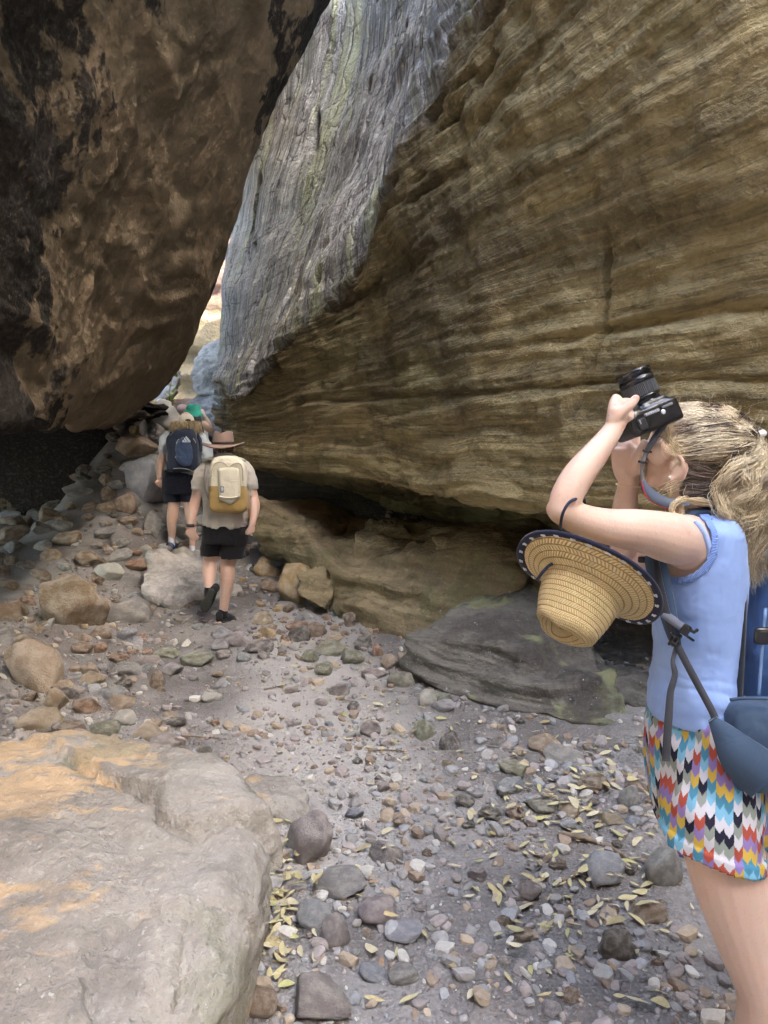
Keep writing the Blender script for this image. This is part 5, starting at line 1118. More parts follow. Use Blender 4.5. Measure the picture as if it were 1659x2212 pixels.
    q2 = [p-V(.002, .004, .0135) for p in lp[:6]]; q2[0] = lp[0]+V(-.004, -.003, -.002)
    v, f = tube_np(q2, [.0016]*6, 6); child('strap_piping', mesh_np('strap_piping', v, f, plain('red_piping', (.55, .04, .05))), E)
photo_camera()
# ------------------------------------------------------------------ straw hat hanging from her elbow
def straw_hat():
    n = V(-.487, -.45, -.75); n /= np.linalg.norm(n); ctr = W(580, 1348, 1.585)
    x_ = V(.84, .12, -.55); x_ -= n*(x_@n); x_ /= np.linalg.norm(x_); y_ = np.cross(n, x_); Ax = np.array([x_, y_, n])
    E = empty('straw_hat', ctr, 'straw sun hat with navy trimmed brim hanging from the raised elbow', 'hat')
    seg = 220; th = np.linspace(0, 2*np.pi, seg, endpoint=False); rows = []; rr_ = []; par = []
    # brim from rim to crown, then the crown up to its pinched top; every braid row is a ridge
    nb = 56
    for k in range(nb+1):
        t = k/nb; r_ = .154-(.154-.080)*t; z = .034*t**1.4; ridge = .0016*abs(math.sin(t*7*math.pi)); wav = .008*(1-t)**2*np.sin(2*th+.6)+.006*(1-t)*np.cos(3*th)
        q = np.stack([np.cos(th)*r_*1.03, np.sin(th)*r_*.98, z+ridge+wav], 1); rows.append(q); par.append(t*.062)
    nc = 74; clen = .182
    for k in range(1, nc+1):
        t = k/nc; s_ = t*clen
        if s_ < .090: r_ = .080-.013*(s_/.090); z = .034+s_*.98
        else:
            a = (s_-.090)/(clen-.090); r_ = .067*math.cos(min(a, 1)*math.pi/2)**.8; z = .122+.026*math.sin(a*math.pi/2)
        ridge = .0009*abs(math.sin(t*13*math.pi)); top = sstep(.070, .140, z)
        dent = .046*top*np.exp(-(np.sin(th)*r_/.026)**2)*sstep(.072, .0, abs(r_-.0)*np.ones(seg))          # centre crease
        fx = 1.10-.10*top; pinch = 1-.34*top*np.exp(-((np.cos(th)+.78)/.36)**2)
        q = np.stack([np.cos(th)*(r_+ridge)*fx, np.sin(th)*(r_+ridge)*.93*pinch, z-dent*(1.0 if z > .11 else .6)+0*th], 1); rows.append(q); par.append(.062+s_)
    v = np.concatenate(rows); m = len(rows); uv = np.c_[np.tile(th/(2*np.pi), m), np.repeat(np.array(par), seg)]
    def mat_straw():
        t = NT('woven_straw', .62, .35); u = t.n('UVMap', {'uv_map': 'UVMap'}).outputs[0]; s = t.n('SeparateXYZ', Vector=u); a, b = s.outputs[0], s.outputs[1]
        row = t.math('MULTIPLY', b, 1/.0111); fr = t.math('PINGPONG', row, 1.0); n_ = t.noise(t.map(u, (60, 80, 1)), 1., 3)
        ph = t.math('ADD', t.math('MULTIPLY', a, 92.), t.math('MULTIPLY', fr, 1.1)); ph = t.math('ADD', ph, t.math('MULTIPLY', t.math('FLOOR', row), .5)); ph = t.math('ADD', ph, t.math('MULTIPLY', n_, .25))
        w_ = t.math('ABSOLUTE', t.math('SINE', t.math('MULTIPLY', ph, math.pi))); e_ = t.math('MINIMUM', fr, t.math('SUBTRACT', 1., fr))
        h_ = t.math('MULTIPLY', t.math('POWER', w_, .5), t.step(e_, .0, .14))
        c_ = t.mix(h_, (.33, .19, .07), (.84, .65, .34)); c_ = t.mix(t.math('MULTIPLY', t.step(t.noise(t.map(u, (92, 45, 1)), 1., 2), .5, .75), .45), c_, (.88, .76, .50))
        return t.out(c_, t.bump(h_, .9, .006))
    solid(child('weave', mesh_np('weave', v@Ax+ctr, grid_faces(seg, m, wrap_u=True), mat_straw(), uv=uv), E), .0022, -1)
    # navy trim round the rim
    rim = np.stack([np.cos(th)*.154*1.03, np.sin(th)*.154*.98, .008*np.sin(2*th+.6)+.006*np.cos(3*th)], 1); out = np.stack([np.cos(th), np.sin(th), 0*th], 1); zz = V(0, 0, 1)
    sec = [(-.017, .0022), (-.010, .0035), (0, .0035), (.003, .0015), (.003, -.0025), (0, -.0045), (-.010, -.004), (-.017, -.003)]
    vv = np.stack([rim+out*a+zz*b for a, b in sec], 1).reshape(-1, 3)@Ax+ctr
    tr = child('brim_trim', mesh_np('brim_trim', vv, grid_faces(8, seg, wrap_u=True, wrap_v=True), mat_cloth('navy_trim', (.018, .02, .045), 700)), E)
    mk = plain('white_embroidery', (.62, .64, .66), .8)
    bm_v = np.array([(-4, 2), (4, 3), (5, 0), (2, -1), (4, -4), (1, -5), (0, -2), (-2, -5), (-4, -4), (-3, -1), (-5, -1)], float)*.00112
    for k in range(26):
        a = k/26*2*math.pi; i = int(k/26*seg); c0 = rim[i]-out[i]*.0065; tg = np.array((-math.sin(a), math.cos(a), 0)); 
        q = np.vstack([c0+tg*p[0]*1.1+out[i]*p[1]+zz*.0042 for p in bm_v]+[c0+tg*p[0]*1.1+out[i]*p[1]+zz*.0052 for p in bm_v])@Ax+ctr
        j = np.arange(11); j2 = (j+1) % 11
        o_ = bpy.data.objects.new('brim_motif', mesh_np('brim_motif', q, [np.array([list(range(11, 22))]), np.stack([j, j2, j2+11, j+11], 1)], mk, smooth=False)); COL.objects.link(o_); o_.parent = tr; o_.location = (0, 0, 0)
    cordm = mat_cloth('navy_cord', (.025, .03, .055), 700)
    v, f = tube_np([W(413, 1090, 1.66), W(415, 1030, 1.605), W(428, 960, 1.578), W(462, 900, 1.580), W(505, 874, 1.60), W(545, 872, 1.64), W(560, 900, 1.68), W(540, 1010, 1.69), W(520, 1100, 1.68)], [.0034]*9, 10); child('chin_cord', mesh_np('chin_cord', v, f, cordm), E)
    v, f = tube_np([W(366, 1263, 1.556), W(340, 1278, 1.545), W(305, 1315, 1.542), W(280, 1350, 1.548)], [.0034]*4, 10); child('chin_cord', mesh_np('chin_cord', v, f, cordm), E)
straw_hat()
# ------------------------------------------------------------------ her blue backpack
def blue_pack():
    b0 = SS(2560, 2560, 1.86); E = empty('backpack', b0, 'blue hiking backpack with slate pockets on the back of the photographing woman', 'backpack')
    MB_ = mat_cloth('blue_nylon', (.14, .28, .50), 600, .35, .7); MS = mat_cloth('slate_nylon', (.05, .085, .14), 600, .2, .75)
    I3 = np.eye(3)
    main = [rbox((.20, .30, .50), SS(2562, 2150, 1.87), I3, power=7), rbox((.16, .26, .16), SS(2555, 1900, 1.87), I3, power=5), rbox((.10, .22, .34), SS(2680, 2200, 1.87), I3, power=5)]
    v, n_, f = vox(main, .007, 6); v = v+n_*(.008*fbm(v*7, 3)+.004*np.sin(v[:, 2]*45+3*fbm(v*4, 2)))[:, None]; child('main_bag', mesh_np('main_bag', v, f, MB_), E)
    v, f = ribbon([SS(2424, 1850, 1.75), SS(2418, 2050, 1.745), SS(2408, 2250, 1.745), SS(2400, 2400, 1.745)], .012, (-.75, -.65, 0), .012); child('back_panel_edge', mesh_np('back_panel_edge', v, f, mat_cloth('dark_mesh', (.03, .035, .045))), E)
    pk = [rbox((.17, .10, .205), SS(2480, 2425, 1.705), I3, power=6), rbox((.14, .09, .10), SS(2470, 2470, 1.70), I3, power=4)]
    v, n_, f = vox(pk, .006, 5); v = v+n_*(.006*fbm(v*9, 3))[:, None]; child('side_pocket', mesh_np('side_pocket', v, f, MS), E)
    v, f = tube_np([SS(2376, 2278, 1.68), SS(2440, 2272, 1.66), SS(2520, 2275, 1.66)], [.004]*3, 8); child('pocket_hem', mesh_np('pocket_hem', v, f, MS), E)
    # hip fin running forward from the pocket
    v, f = ribbon([SS(2318, 2340, 1.668), SS(2365, 2400, 1.66), SS(2420, 2470, 1.655), SS(2500, 2540, 1.655)], [.02, .06, .10, .11], (-.2, -.98, 0), .012); child('hip_fin', mesh_np('hip_fin', v, f, MS), E)
    # shoulder strap, webbing, buckles
    sp = [W(1420, 1050, 1.775), W(1310, 965, 1.79), W(1200, 985, 1.79), W(1060, 1110, 1.77), W(990, 1230, 1.742), W(1010, 1350, 1.733), W(1045, 1500, 1.728), W(1085, 1660, 1.728), W(1110, 1750, 1.732)]
    nn = [(.2, -.3, .9), (0, -.3, .95), (-.3, -.4, .9), (-.8, -.5, .3), (-.75, -.66, 0), (-.6, -.8, 0), (-.5, -.86, 0), (-.45, -.9, 0), (-.4, -.9, 0)]
    v, f = ribbon(sp, [.05, .055, .058, .058, .052, .046, .04, .032, .022], nn, .010); child('shoulder_strap', mesh_np('shoulder_strap', v, f, mat_cloth('strap_blue_slate', (.05, .085, .15), 600)), E)
    off = V(-.006, -.008, 0); v, f = ribbon([p+off for p in sp[4:]], [.016]*5, nn[4:], .004); child('webbing', mesh_np('webbing', v, f, M_WEB), E)
    v, f = ribbon([W(1108, 1740, 1.718), W(1180, 1880, 1.704), W(1250, 2010, 1.694), W(1320, 2140, 1.680), SS(2330, 2345, 1.672)], .0165, (-.25, -.97, 0), .0028); child('webbing', mesh_np('webbing', v, f, M_WEB), E)
    v, f = ribbon([W(1108, 1765, 1.722), W(1088, 1850, 1.708), W(1100, 1930, 1.70), W(1075, 2030, 1.694), W(1065, 2150, 1.686), SS(2172, 2400, 1.682), SS(2168, 2478, 1.680)], [.010, .012, .013, .015, .017, .018, .018], [(-.3, -.95, 0), (.4, -.9, 0), (-.3, -.95, 0), (-.2, -.97, 0), (-.2, -.97, 0), (-.15, -.98, 0), (-.15, -.98, 0)], .0022); child('hanging_webbing', mesh_np('hanging_webbing', v, f, M_WEB), E)
    v, f = ribbon([W(1030, 1560, 1.722), W(1085, 1600, 1.712), W(1150, 1650, 1.706)], [.020, .020, .019], (-.2, -.97, .05), .003); child('sternum_strap', mesh_np('sternum_strap', v, f, plain('light_webbing', (.15, .17, .22), .8)), E)
    ax = np.array([V(.83, .1, -.55), V(.1, .99, .05), V(.55, -.05, .83)])
    bk = [rbox((.022, .008, .026), W(1165, 1660, 1.703), ax, power=8, sub=3), rbox((.022, .006, .007), W(1200, 1665, 1.701), ax, power=6, sub=3), rbox((.022, .006, .006), W(1195, 1712, 1.701), ax, power=6, sub=3), rbox((.008, .006, .008), W(1232, 1662, 1.701), ax, power=6, sub=3)]
    v, n_, f = vox(bk, .0016, 2); child('buckle', mesh_np('buckle', v, f, M_BLACK), E)
    v, n_, f = vox([rbox((.026, .010, .007), W(1095, 1690, 1.718), ax, sub=3), rbox((.024, .010, .007), W(1105, 1745, 1.718), ax, sub=3), rbox((.006, .010, .028), W(1082, 1722, 1.718), ax, sub=3), rbox((.006, .010, .028), W(1120, 1718, 1.718), ax, sub=3)], .0016, 2); child('ladder_lock', mesh_np('ladder_lock', v, f, M_BLACK), E)
    v, f = rbox((.036, .008, .015), W(925, 1238, 1.77), np.array([V(1, 0, 0), V(0, 1, 0), V(0, 0, 1)]), power=8, sub=3); child('strap_end', mesh_np('strap_end', v, f, M_WEB), E)
    # zip lines and compression strap
    v, f = tube_np([SS(2470, 2260, 1.705), SS(2478, 2150, 1.708), SS(2492, 1980, 1.71)], [.004]*3, 8); child('zip', mesh_np('zip', v, f, plain('zip_blue', (.16, .26, .45))), E)
    v, f = rbox((.05, .014, .04), SS(2490, 2070, 1.705), I3, power=6, sub=3); child('strap_buckle', mesh_np('strap_buckle', v, f, M_BLACK), E)
blue_pack()
# ------------------------------------------------------------------ the walkers ahead
def mapper(x0, y0, sc): return lambda cx, cy, d: PS(x0+cx/sc, y0+cy/sc, d)
def cloth_np(parts, size, amp=.006, fr=9, smooth=4, vert=1.0):
    v, n_, f = vox(parts, size, smooth); return v+n_*(amp*fbm(v*np.array((fr, fr, fr*vert)), 3)+amp*.5*np.abs(perlin(v*np.array((fr*.6, fr*.6, fr*1.7)))))[:, None], f
def fingers(wr, tip, side, r_=.0095, curl=V(0, .02, 0)):
    """a relaxed hand hanging from wrist towards tip; side = direction across the palm"""
    wr, tip, side = map(np.asarray, (wr, tip, side)); ax = tip-wr; L = np.linalg.norm(ax); ax = ax/L; side = side/np.linalg.norm(side); out = []
    nrm = np.cross(ax, side); out += limb([wr, wr+ax*L*.25, wr+ax*L*.5], [(.024, .019), (.038, .015), (.040, .014)], 16, 4, up=tuple(nrm))
    for k, (o_, ln) in enumerate(((-.030, .40), (-.010, .46), (.010, .43), (.029, .34))):
        a = wr+ax*L*.48+side*o_; out += limb([a, a+ax*L*ln*.45+curl*.25, a+ax*L*ln*.8+curl*.9, a+ax*L*ln*.95+curl*1.5], [r_, r_*.95, r_*.9, r_*.75], 8, 4)
    a = wr+ax*L*.18-side*.022; out += limb([a, a+ax*L*.2-side*.026, a+ax*L*.42-side*.030+curl*.6], [r_*1.4, r_*1.2, r_*.85], 8, 4); return out
def felt_hat(E, ctr, rx, ry, rc, hc, mat, matb):
    seg = 72; th = np.linspace(0, 2*np.pi, seg, endpoint=False); rows = []
    for t in np.linspace(0, 1, 10):
        r_ = 1-t*(1-rc/rx); lift = .022*(1-t)*np.abs(np.cos(th))**3-.026*(1-t)*np.sin(th)**2
        rows.append(np.stack([np.cos(th)*rx*r_, np.sin(th)*(ry*(1-t)+rc*1.12*t), lift], 1))
    for t in np.linspace(.06, 1, 16):
        if t < .8: r_ = rc*(1-.12*t/.8); z = hc*t/.8*.92
        else: a = (t-.8)/.2; r_ = rc*.88*math.cos(a*math.pi/2)**.7; z = hc*(.92+.08*math.sin(a*math.pi/2))
        top = sstep(.5*hc, hc, z); crease = .030*top*np.exp(-(np.cos(th)*r_/.028)**2)*sstep(rc, 0, r_*np.ones(seg)*.6)
        rows.append(np.stack([np.cos(th)*r_, np.sin(th)*r_*1.12, z-crease], 1))
    v = np.concatenate(rows)+ctr; solid(child('felt', mesh_np('felt', v, grid_faces(seg, len(rows), wrap_u=True), mat), E), .008)
    b = np.concatenate([np.stack([np.cos(th)*(rc*k+.0015), np.sin(th)*(rc*1.12*k+.0015), z+0*th], 1) for z, k in ((.004, 1.0), (.024, .985))])+ctr; solid(child('hat_band', mesh_np('hat_band', b, grid_faces(seg, 2, wrap_u=True), matb), E), .002)
def shoe(toe, heel, r_, sole_n, mat, matsole, par, name='shoe'):
    toe, heel = np.asarray(toe), np.asarray(heel); ax = toe-heel; L = np.linalg.norm(ax); ax /= L; n = np.asarray(sole_n, float); n -= ax*(n@ax); n /= np.linalg.norm(n); s_ = np.cross(ax, n)
    up_ = -n
    v, nn, f = vox(limb([heel+up_*.045, heel+ax*L*.3+up_*.05, heel+ax*L*.65+up_*.035, toe-ax*.02+up_*.025], [(.036, .045), (.04, .05), (.047, .036), (.035, .024)], up=tuple(up_))+[ell(heel+up_*.075, (.036, .04, .04))], .006, 3)
    o = child(name, mesh_np(name, v, f, mat), par)
    sv_ = [limb([heel+ax*.0+up_*.012, heel+ax*L*.35+up_*.010, heel+ax*L*.7+up_*.010, toe+up_*.012], [(.038, .014), (.036, .014), (.048, .014), (.034, .013)], up=tuple(up_))]
    v, nn, f = vox(sv_[0], .005, 2); v2 = mesh_np('sole', v, f, matsole); c_ = bpy.data.objects.new('sole', v2); COL.objects.link(c_); c_.parent = o; c_.location = (0, 0, 0)
    return o
HAIRB = plain('brown_hair', (.07, .042, .026), .6, .35, (.6, .01), .4, 90)
# ------------------------------------------------ man in felt hat with the cream and ochre backpack
def man_hat():
    B = mapper(560, 1380, 3.2533); d = hit(484, 1346)[1]+.02; foot = B(560, 2118, d); E = empty('person', foot, 'man in felt hat, beige shirt and black shorts walking away up the path', 'person')
    D = lambda x, y, k=0.0: B(x, y, d+k); sk = []
    sk += [ell(D(555, 235), (.078, .098, .115)), *limb([D(562, 380), D(560, 320), D(556, 260)], [.062, .058, .055])]
    sk += [ell(D(455, 262, .01), (.010, .018, .03)), ell(D(658, 262, .01), (.010, .018, .03)), ell(D(555, 262, .09), (.045, .03, .06)), ell(D(555, 255, .118), (.012, .018, .02))]
    sk += limb([D(345, 500, .02), D(295, 590, .03), D(255, 780, .04)], [.050, .050, .045])+limb([D(255, 780, .04), D(238, 860, .03), D(212, 980, 0), D(197, 1065, -.02)], [.046, .048, .038, .029])
    sk += limb([D(775, 500, .02), D(822, 590, .03), D(862, 790, .03)], [.050, .050, .045])+limb([D(862, 790, .03), D(872, 860, .0), D(868, 970, -.05), D(852, 1060, -.08)], [.046, .049, .038, .029])
    sk += fingers(D(197, 1075, -.02), D(232, 1250, -.03), (1, .3, .1), .0105, V(.015, .02, 0))+fingers(D(850, 1065, -.08), D(838, 1195, -.11), (.6, .8, 0), .0105, V(-.02, .0, .01))
    sk += limb([D(470, 1150, 0), D(415, 1380, .05), D(400, 1440, .06), D(395, 1560, .0), D(393, 1720, -.12), D(392, 1790, -.16)], [.10, .078, .062, .062, .042, .036])
    sk += limb([D(650, 1150, 0), D(605, 1400, .03), D(590, 1510, .03), D(588, 1620, .0), D(560, 1850, -.01), D(540, 2010, 0)], [.10, .082, .066, .066, .046, .036])
    sk += [tube_np([D(560, 420, .02), D(560, 600, .02), D(560, 900, .02), D(560, 1150, .02)], [(.18, .10), (.17, .105), (.155, .10), (.16, .11)], 28, True, up=(0, 1, 0))]
    v, n_, f = vox(sk, .0075, 3); child('body', mesh_np('body', v, f, SK_T), E)
    hv, hn, hf = vox([ell(D(555, 225, -.012), (.085, .098, .098)), ell(D(553, 270, -.04), (.066, .05, .045))], .007, 3); keep = (hv[:, 2] > D(0, 305)[2]) & (hv[:, 1] < d+.055); u, ff = submesh(hv, hf, keep); child('hair', mesh_np('hair', hv[u]+.004*RNG.normal(size=(len(u), 3)), ff, HAIRB), E)
    MS = mat_cloth('beige_linen', (.50, .46, .41), 500, .5)
    v, f = cloth_np([tube_np([D(560, 385, .02), D(562, 430, .02), D(565, 600, .02), D(568, 850, .02), D(566, 1000, .02), D(566, 1105, .02)], [(.10, .07), (.185, .11), (.20, .125), (.195, .13), (.198, .135), (.202, .142)], 36, True, up=(0, 1, 0)),
        *limb([D(390, 478, .02), D(315, 560, .02), D(282, 700, .035)], [.082, .076, .068]), *limb([D(745, 478, .02), D(812, 560, .02), D(838, 700, .03)], [.082, .076, .070])], .009, .016, 7)
    cut = D(0, 1075)[2]-.030*np.cos((v[:, 0]-D(566, 0)[0])/.2*1.6); k_ = (v[:, 2] > cut); u, ff = submesh(v, f, k_ & ((np.abs(v[:, 0]-D(566, 0)[0]) < .235) | (v[:, 2] > D(0, 692)[2])))
    solid(child('shirt', mesh_np('shirt', v[u], ff, MS), E), .004)
    v, f = tube_np([D(455, 350, .02), D(500, 328, -.06), D(560, 322, -.075), D(625, 330, -.06), D(668, 352, .02)], [(.022, .014)]*5, 12); child('collar', mesh_np('collar', v, f, mat_cloth('collar_grey', (.40, .41, .44))), E)
    v, f = cloth_np([tube_np([D(566, 1060, .02), D(562, 1150, .02), D(555, 1260, .02)], [(.20, .13), (.212, .15), (.20, .15)], 32, True, up=(0, 1, 0)), *limb([D(470, 1180, .02), D(425, 1300, .03), D(412, 1395, .04)], [.108, .103, .095]), *limb([D(655, 1180, .02), D(640, 1330, .02), D(630, 1415, .02)], [.112, .116, .118])], .009, .008, 9)
    u, ff = submesh(v, f, np.where(v[:, 0] < D(505, 0)[0], v[:, 2] > D(0, 1400)[2], v[:, 2] > D(0, 1428)[2])); solid(child('shorts', mesh_np('shorts', v[u], ff, mat_cloth('black_shorts', (.010, .010, .012), 500, .3)), E), .004)
    MSH = mat_cloth('black_shoe', (.018, .018, .02), 400); SO = plain('dark_sole', (.055, .058, .052), .8, .2, (.8, .01), .3, 90)
    shoe(D(655, 2078, .16), D(500, 2112, -.04), .04, (0, 0, -1), MSH, SO, E)
    shoe(D(325, 1985, -.20), D(425, 1765, -.25), .04, (-.25, -.93, -.25), MSH, SO, E)
    for c_, k in (((540, 1990), 0), ((395, 1760), -.15)):
        v, f = tube_np([D(c_[0], c_[1]-30, k), D(c_[0], c_[1]+20, k), D(c_[0]+5, c_[1]+60, k)], [.042, .046, .05], 16); child('sock', mesh_np('sock', v, f, mat_cloth('black_sock', (.012, .012, .014))), E)
    wc = D(196, 1072, -.02); v, f = tube_np([wc+V(0, 0, .012), wc-V(0, 0, .014)], [.035, .034], 18, samples=2); w_ = child('watch', mesh_np('watch', v, f, M_RUB), E)
    H = empty('felt_hat', D(545, 218), 'brown felt hat with dark band on the man with the cream backpack', 'hat'); felt_hat(H, D(543, 218, -.005), .186, .195, .097, .122, mat_cloth('brown_felt', (.235, .165, .135), 300), plain('dark_band', (.045, .028, .022)))
    # backpack
    K = empty('backpack', D(590, 950, -.2), 'cream and ochre backpack worn by the man in the felt hat', 'backpack'); CR = mat_cloth('cream_canvas', (.62, .58, .46), 400, .35); OC = mat_cloth('ochre_canvas', (.33, .22, .085), 400, .2); k = -.16
    I3 = np.array([(1, 0, -.03), (0, 1, 0), (.03, 0, 1)])
    v, n_, f = vox([rbox((.310, .17, .47), D(600, 660, k), I3, power=6), rbox((.27, .15, .3), D(590, 520, k), I3, power=4), rbox((.335, .18, .22), D(605, 800, k), I3, power=5)], .008, 4)
    v = v+n_*(.005*fbm(v*10, 3))[:, None]; zz = D(0, 690)[2]-.22*np.abs(v[:, 0]-D(603, 0)[0])*-1.0*0
    px = np.array([proj(p) for p in v])/.6636; cx = (px[:, 0]-560)*3.2533; cy = (px[:, 1]-1380)*3.2533
    och = (cy > 655+.25*np.maximum(0, 610-cx)*0); u, ff = submesh(v, f, ~och | (cy < 665)); child('upper_panel', mesh_np('upper_panel', v[u], ff, CR), K)
    u, ff = submesh(v, f, och); child('lower_panel', mesh_np('lower_panel', v[u], ff, OC), K)
    # front pocket: a cream shield reaching down to a point
    sh = [(495, 470), (600, 455), (705, 470), (722, 600), (722, 790), (615, 858), (497, 800), (492, 600)]; fy = k-.098
    o3 = np.array([D(x, y, fy) for x, y in sh]); i3 = np.array([D(x*.9+61, y*.9+64, fy-.022) for x, y in sh]); b3 = np.array([D(x, y, fy+.06) for x, y in sh]); j = np.arange(8); j2 = (j+1) % 8
    m_ = mesh_np('front_pocket', np.vstack([b3, o3, i3]), [np.stack([j, j2, j2+8, j+8], 1), np.stack([j+8, j2+8, j2+16, j+16], 1), np.array([list(range(16, 24))])], CR)
    fp = child('front_pocket', m_, K); bv_ = fp.modifiers.new('b', 'BEVEL'); bv_.width = .012; bv_.segments = 3
    v, f = tube_np([D(500, 770, fy-.024), D(560, 782, fy-.03), D(620, 785, fy-.03), D(720, 768, fy-.024)], [.006, .008, .008, .006], 8); child('pocket_fold', mesh_np('pocket_fold', v, f, CR), K)
    zipm = plain('zip_tan', (.42, .38, .27)); 
    for pts in ([(420, 560), (440, 440), (500, 405), (560, 420), (600, 470)], [(600, 470), (650, 425), (710, 415), (745, 470), (752, 600)], [(490, 480), (492, 600), (494, 790)], [(708, 480), (722, 600), (724, 780)]):
        v, f = tube_np([D(x, y, fy-.0+.012*(abs(x-600)/150)) for x, y in pts], [.0045]*len(pts), 8); child('zip', mesh_np('zip', v, f, zipm), K)
    v, n_, f = vox(limb([D(345, 385, -.03), D(400, 365, -.07), D(470, 378, -.11)], [(.034, .012)]*3, up=(0, -.3, 1)), .005, 2); child('shoulder_strap', mesh_np('shoulder_strap', v, f, CR), K)
    v, n_, f = vox(limb([D(765, 388, -.03), D(720, 368, -.07), D(650, 378, -.11)], [(.034, .012)]*3, up=(0, -.3, 1)), .005, 2); child('shoulder_strap', mesh_np('shoulder_strap', v, f, CR), K)
    v, f = ribbon([D(365, 420, -.135), D(355, 560, -.14), D(362, 700, -.135), D(400, 800, -.12)], .03, (-.3, -.95, 0), .006); child('shoulder_strap', mesh_np('shoulder_strap', v, f, plain('grey_strap', (.33, .29, .27))), K)
    v, f = ribbon([D(800, 820, -.12), D(812, 900, -.11), D(812, 995, -.10)], .018, (0, -1, 0), .004); child('hanging_strap', mesh_np('hanging_strap', v, f, OC), K)
    v, f = rbox((.036, .008, .058), D(531, 693, fy-.027), np.eye(3), power=5, sub=3); bd = child('badge', mesh_np('badge', v, f, plain('grey_badge', (.20, .21, .22))), K)
    v, f = ell(D(531, 690, fy-.033), (.010, .003, .018)); o_ = bpy.data.objects.new('badge_mark', mesh_np('badge_mark', v, f, plain('pale_mark', (.5, .5, .48)))); COL.objects.link(o_); o_.parent = bd; o_.location = (0, 0, 0)
    v, f = tube_np([D(525, 375, -.13), D(545, 362, -.15), D(600, 362, -.15), D(620, 378, -.13)], [.006]*4, 8); child('grab_handle', mesh_np('grab_handle', v, f, plain('tan_webbing', (.45, .40, .29))), K)
man_hat()
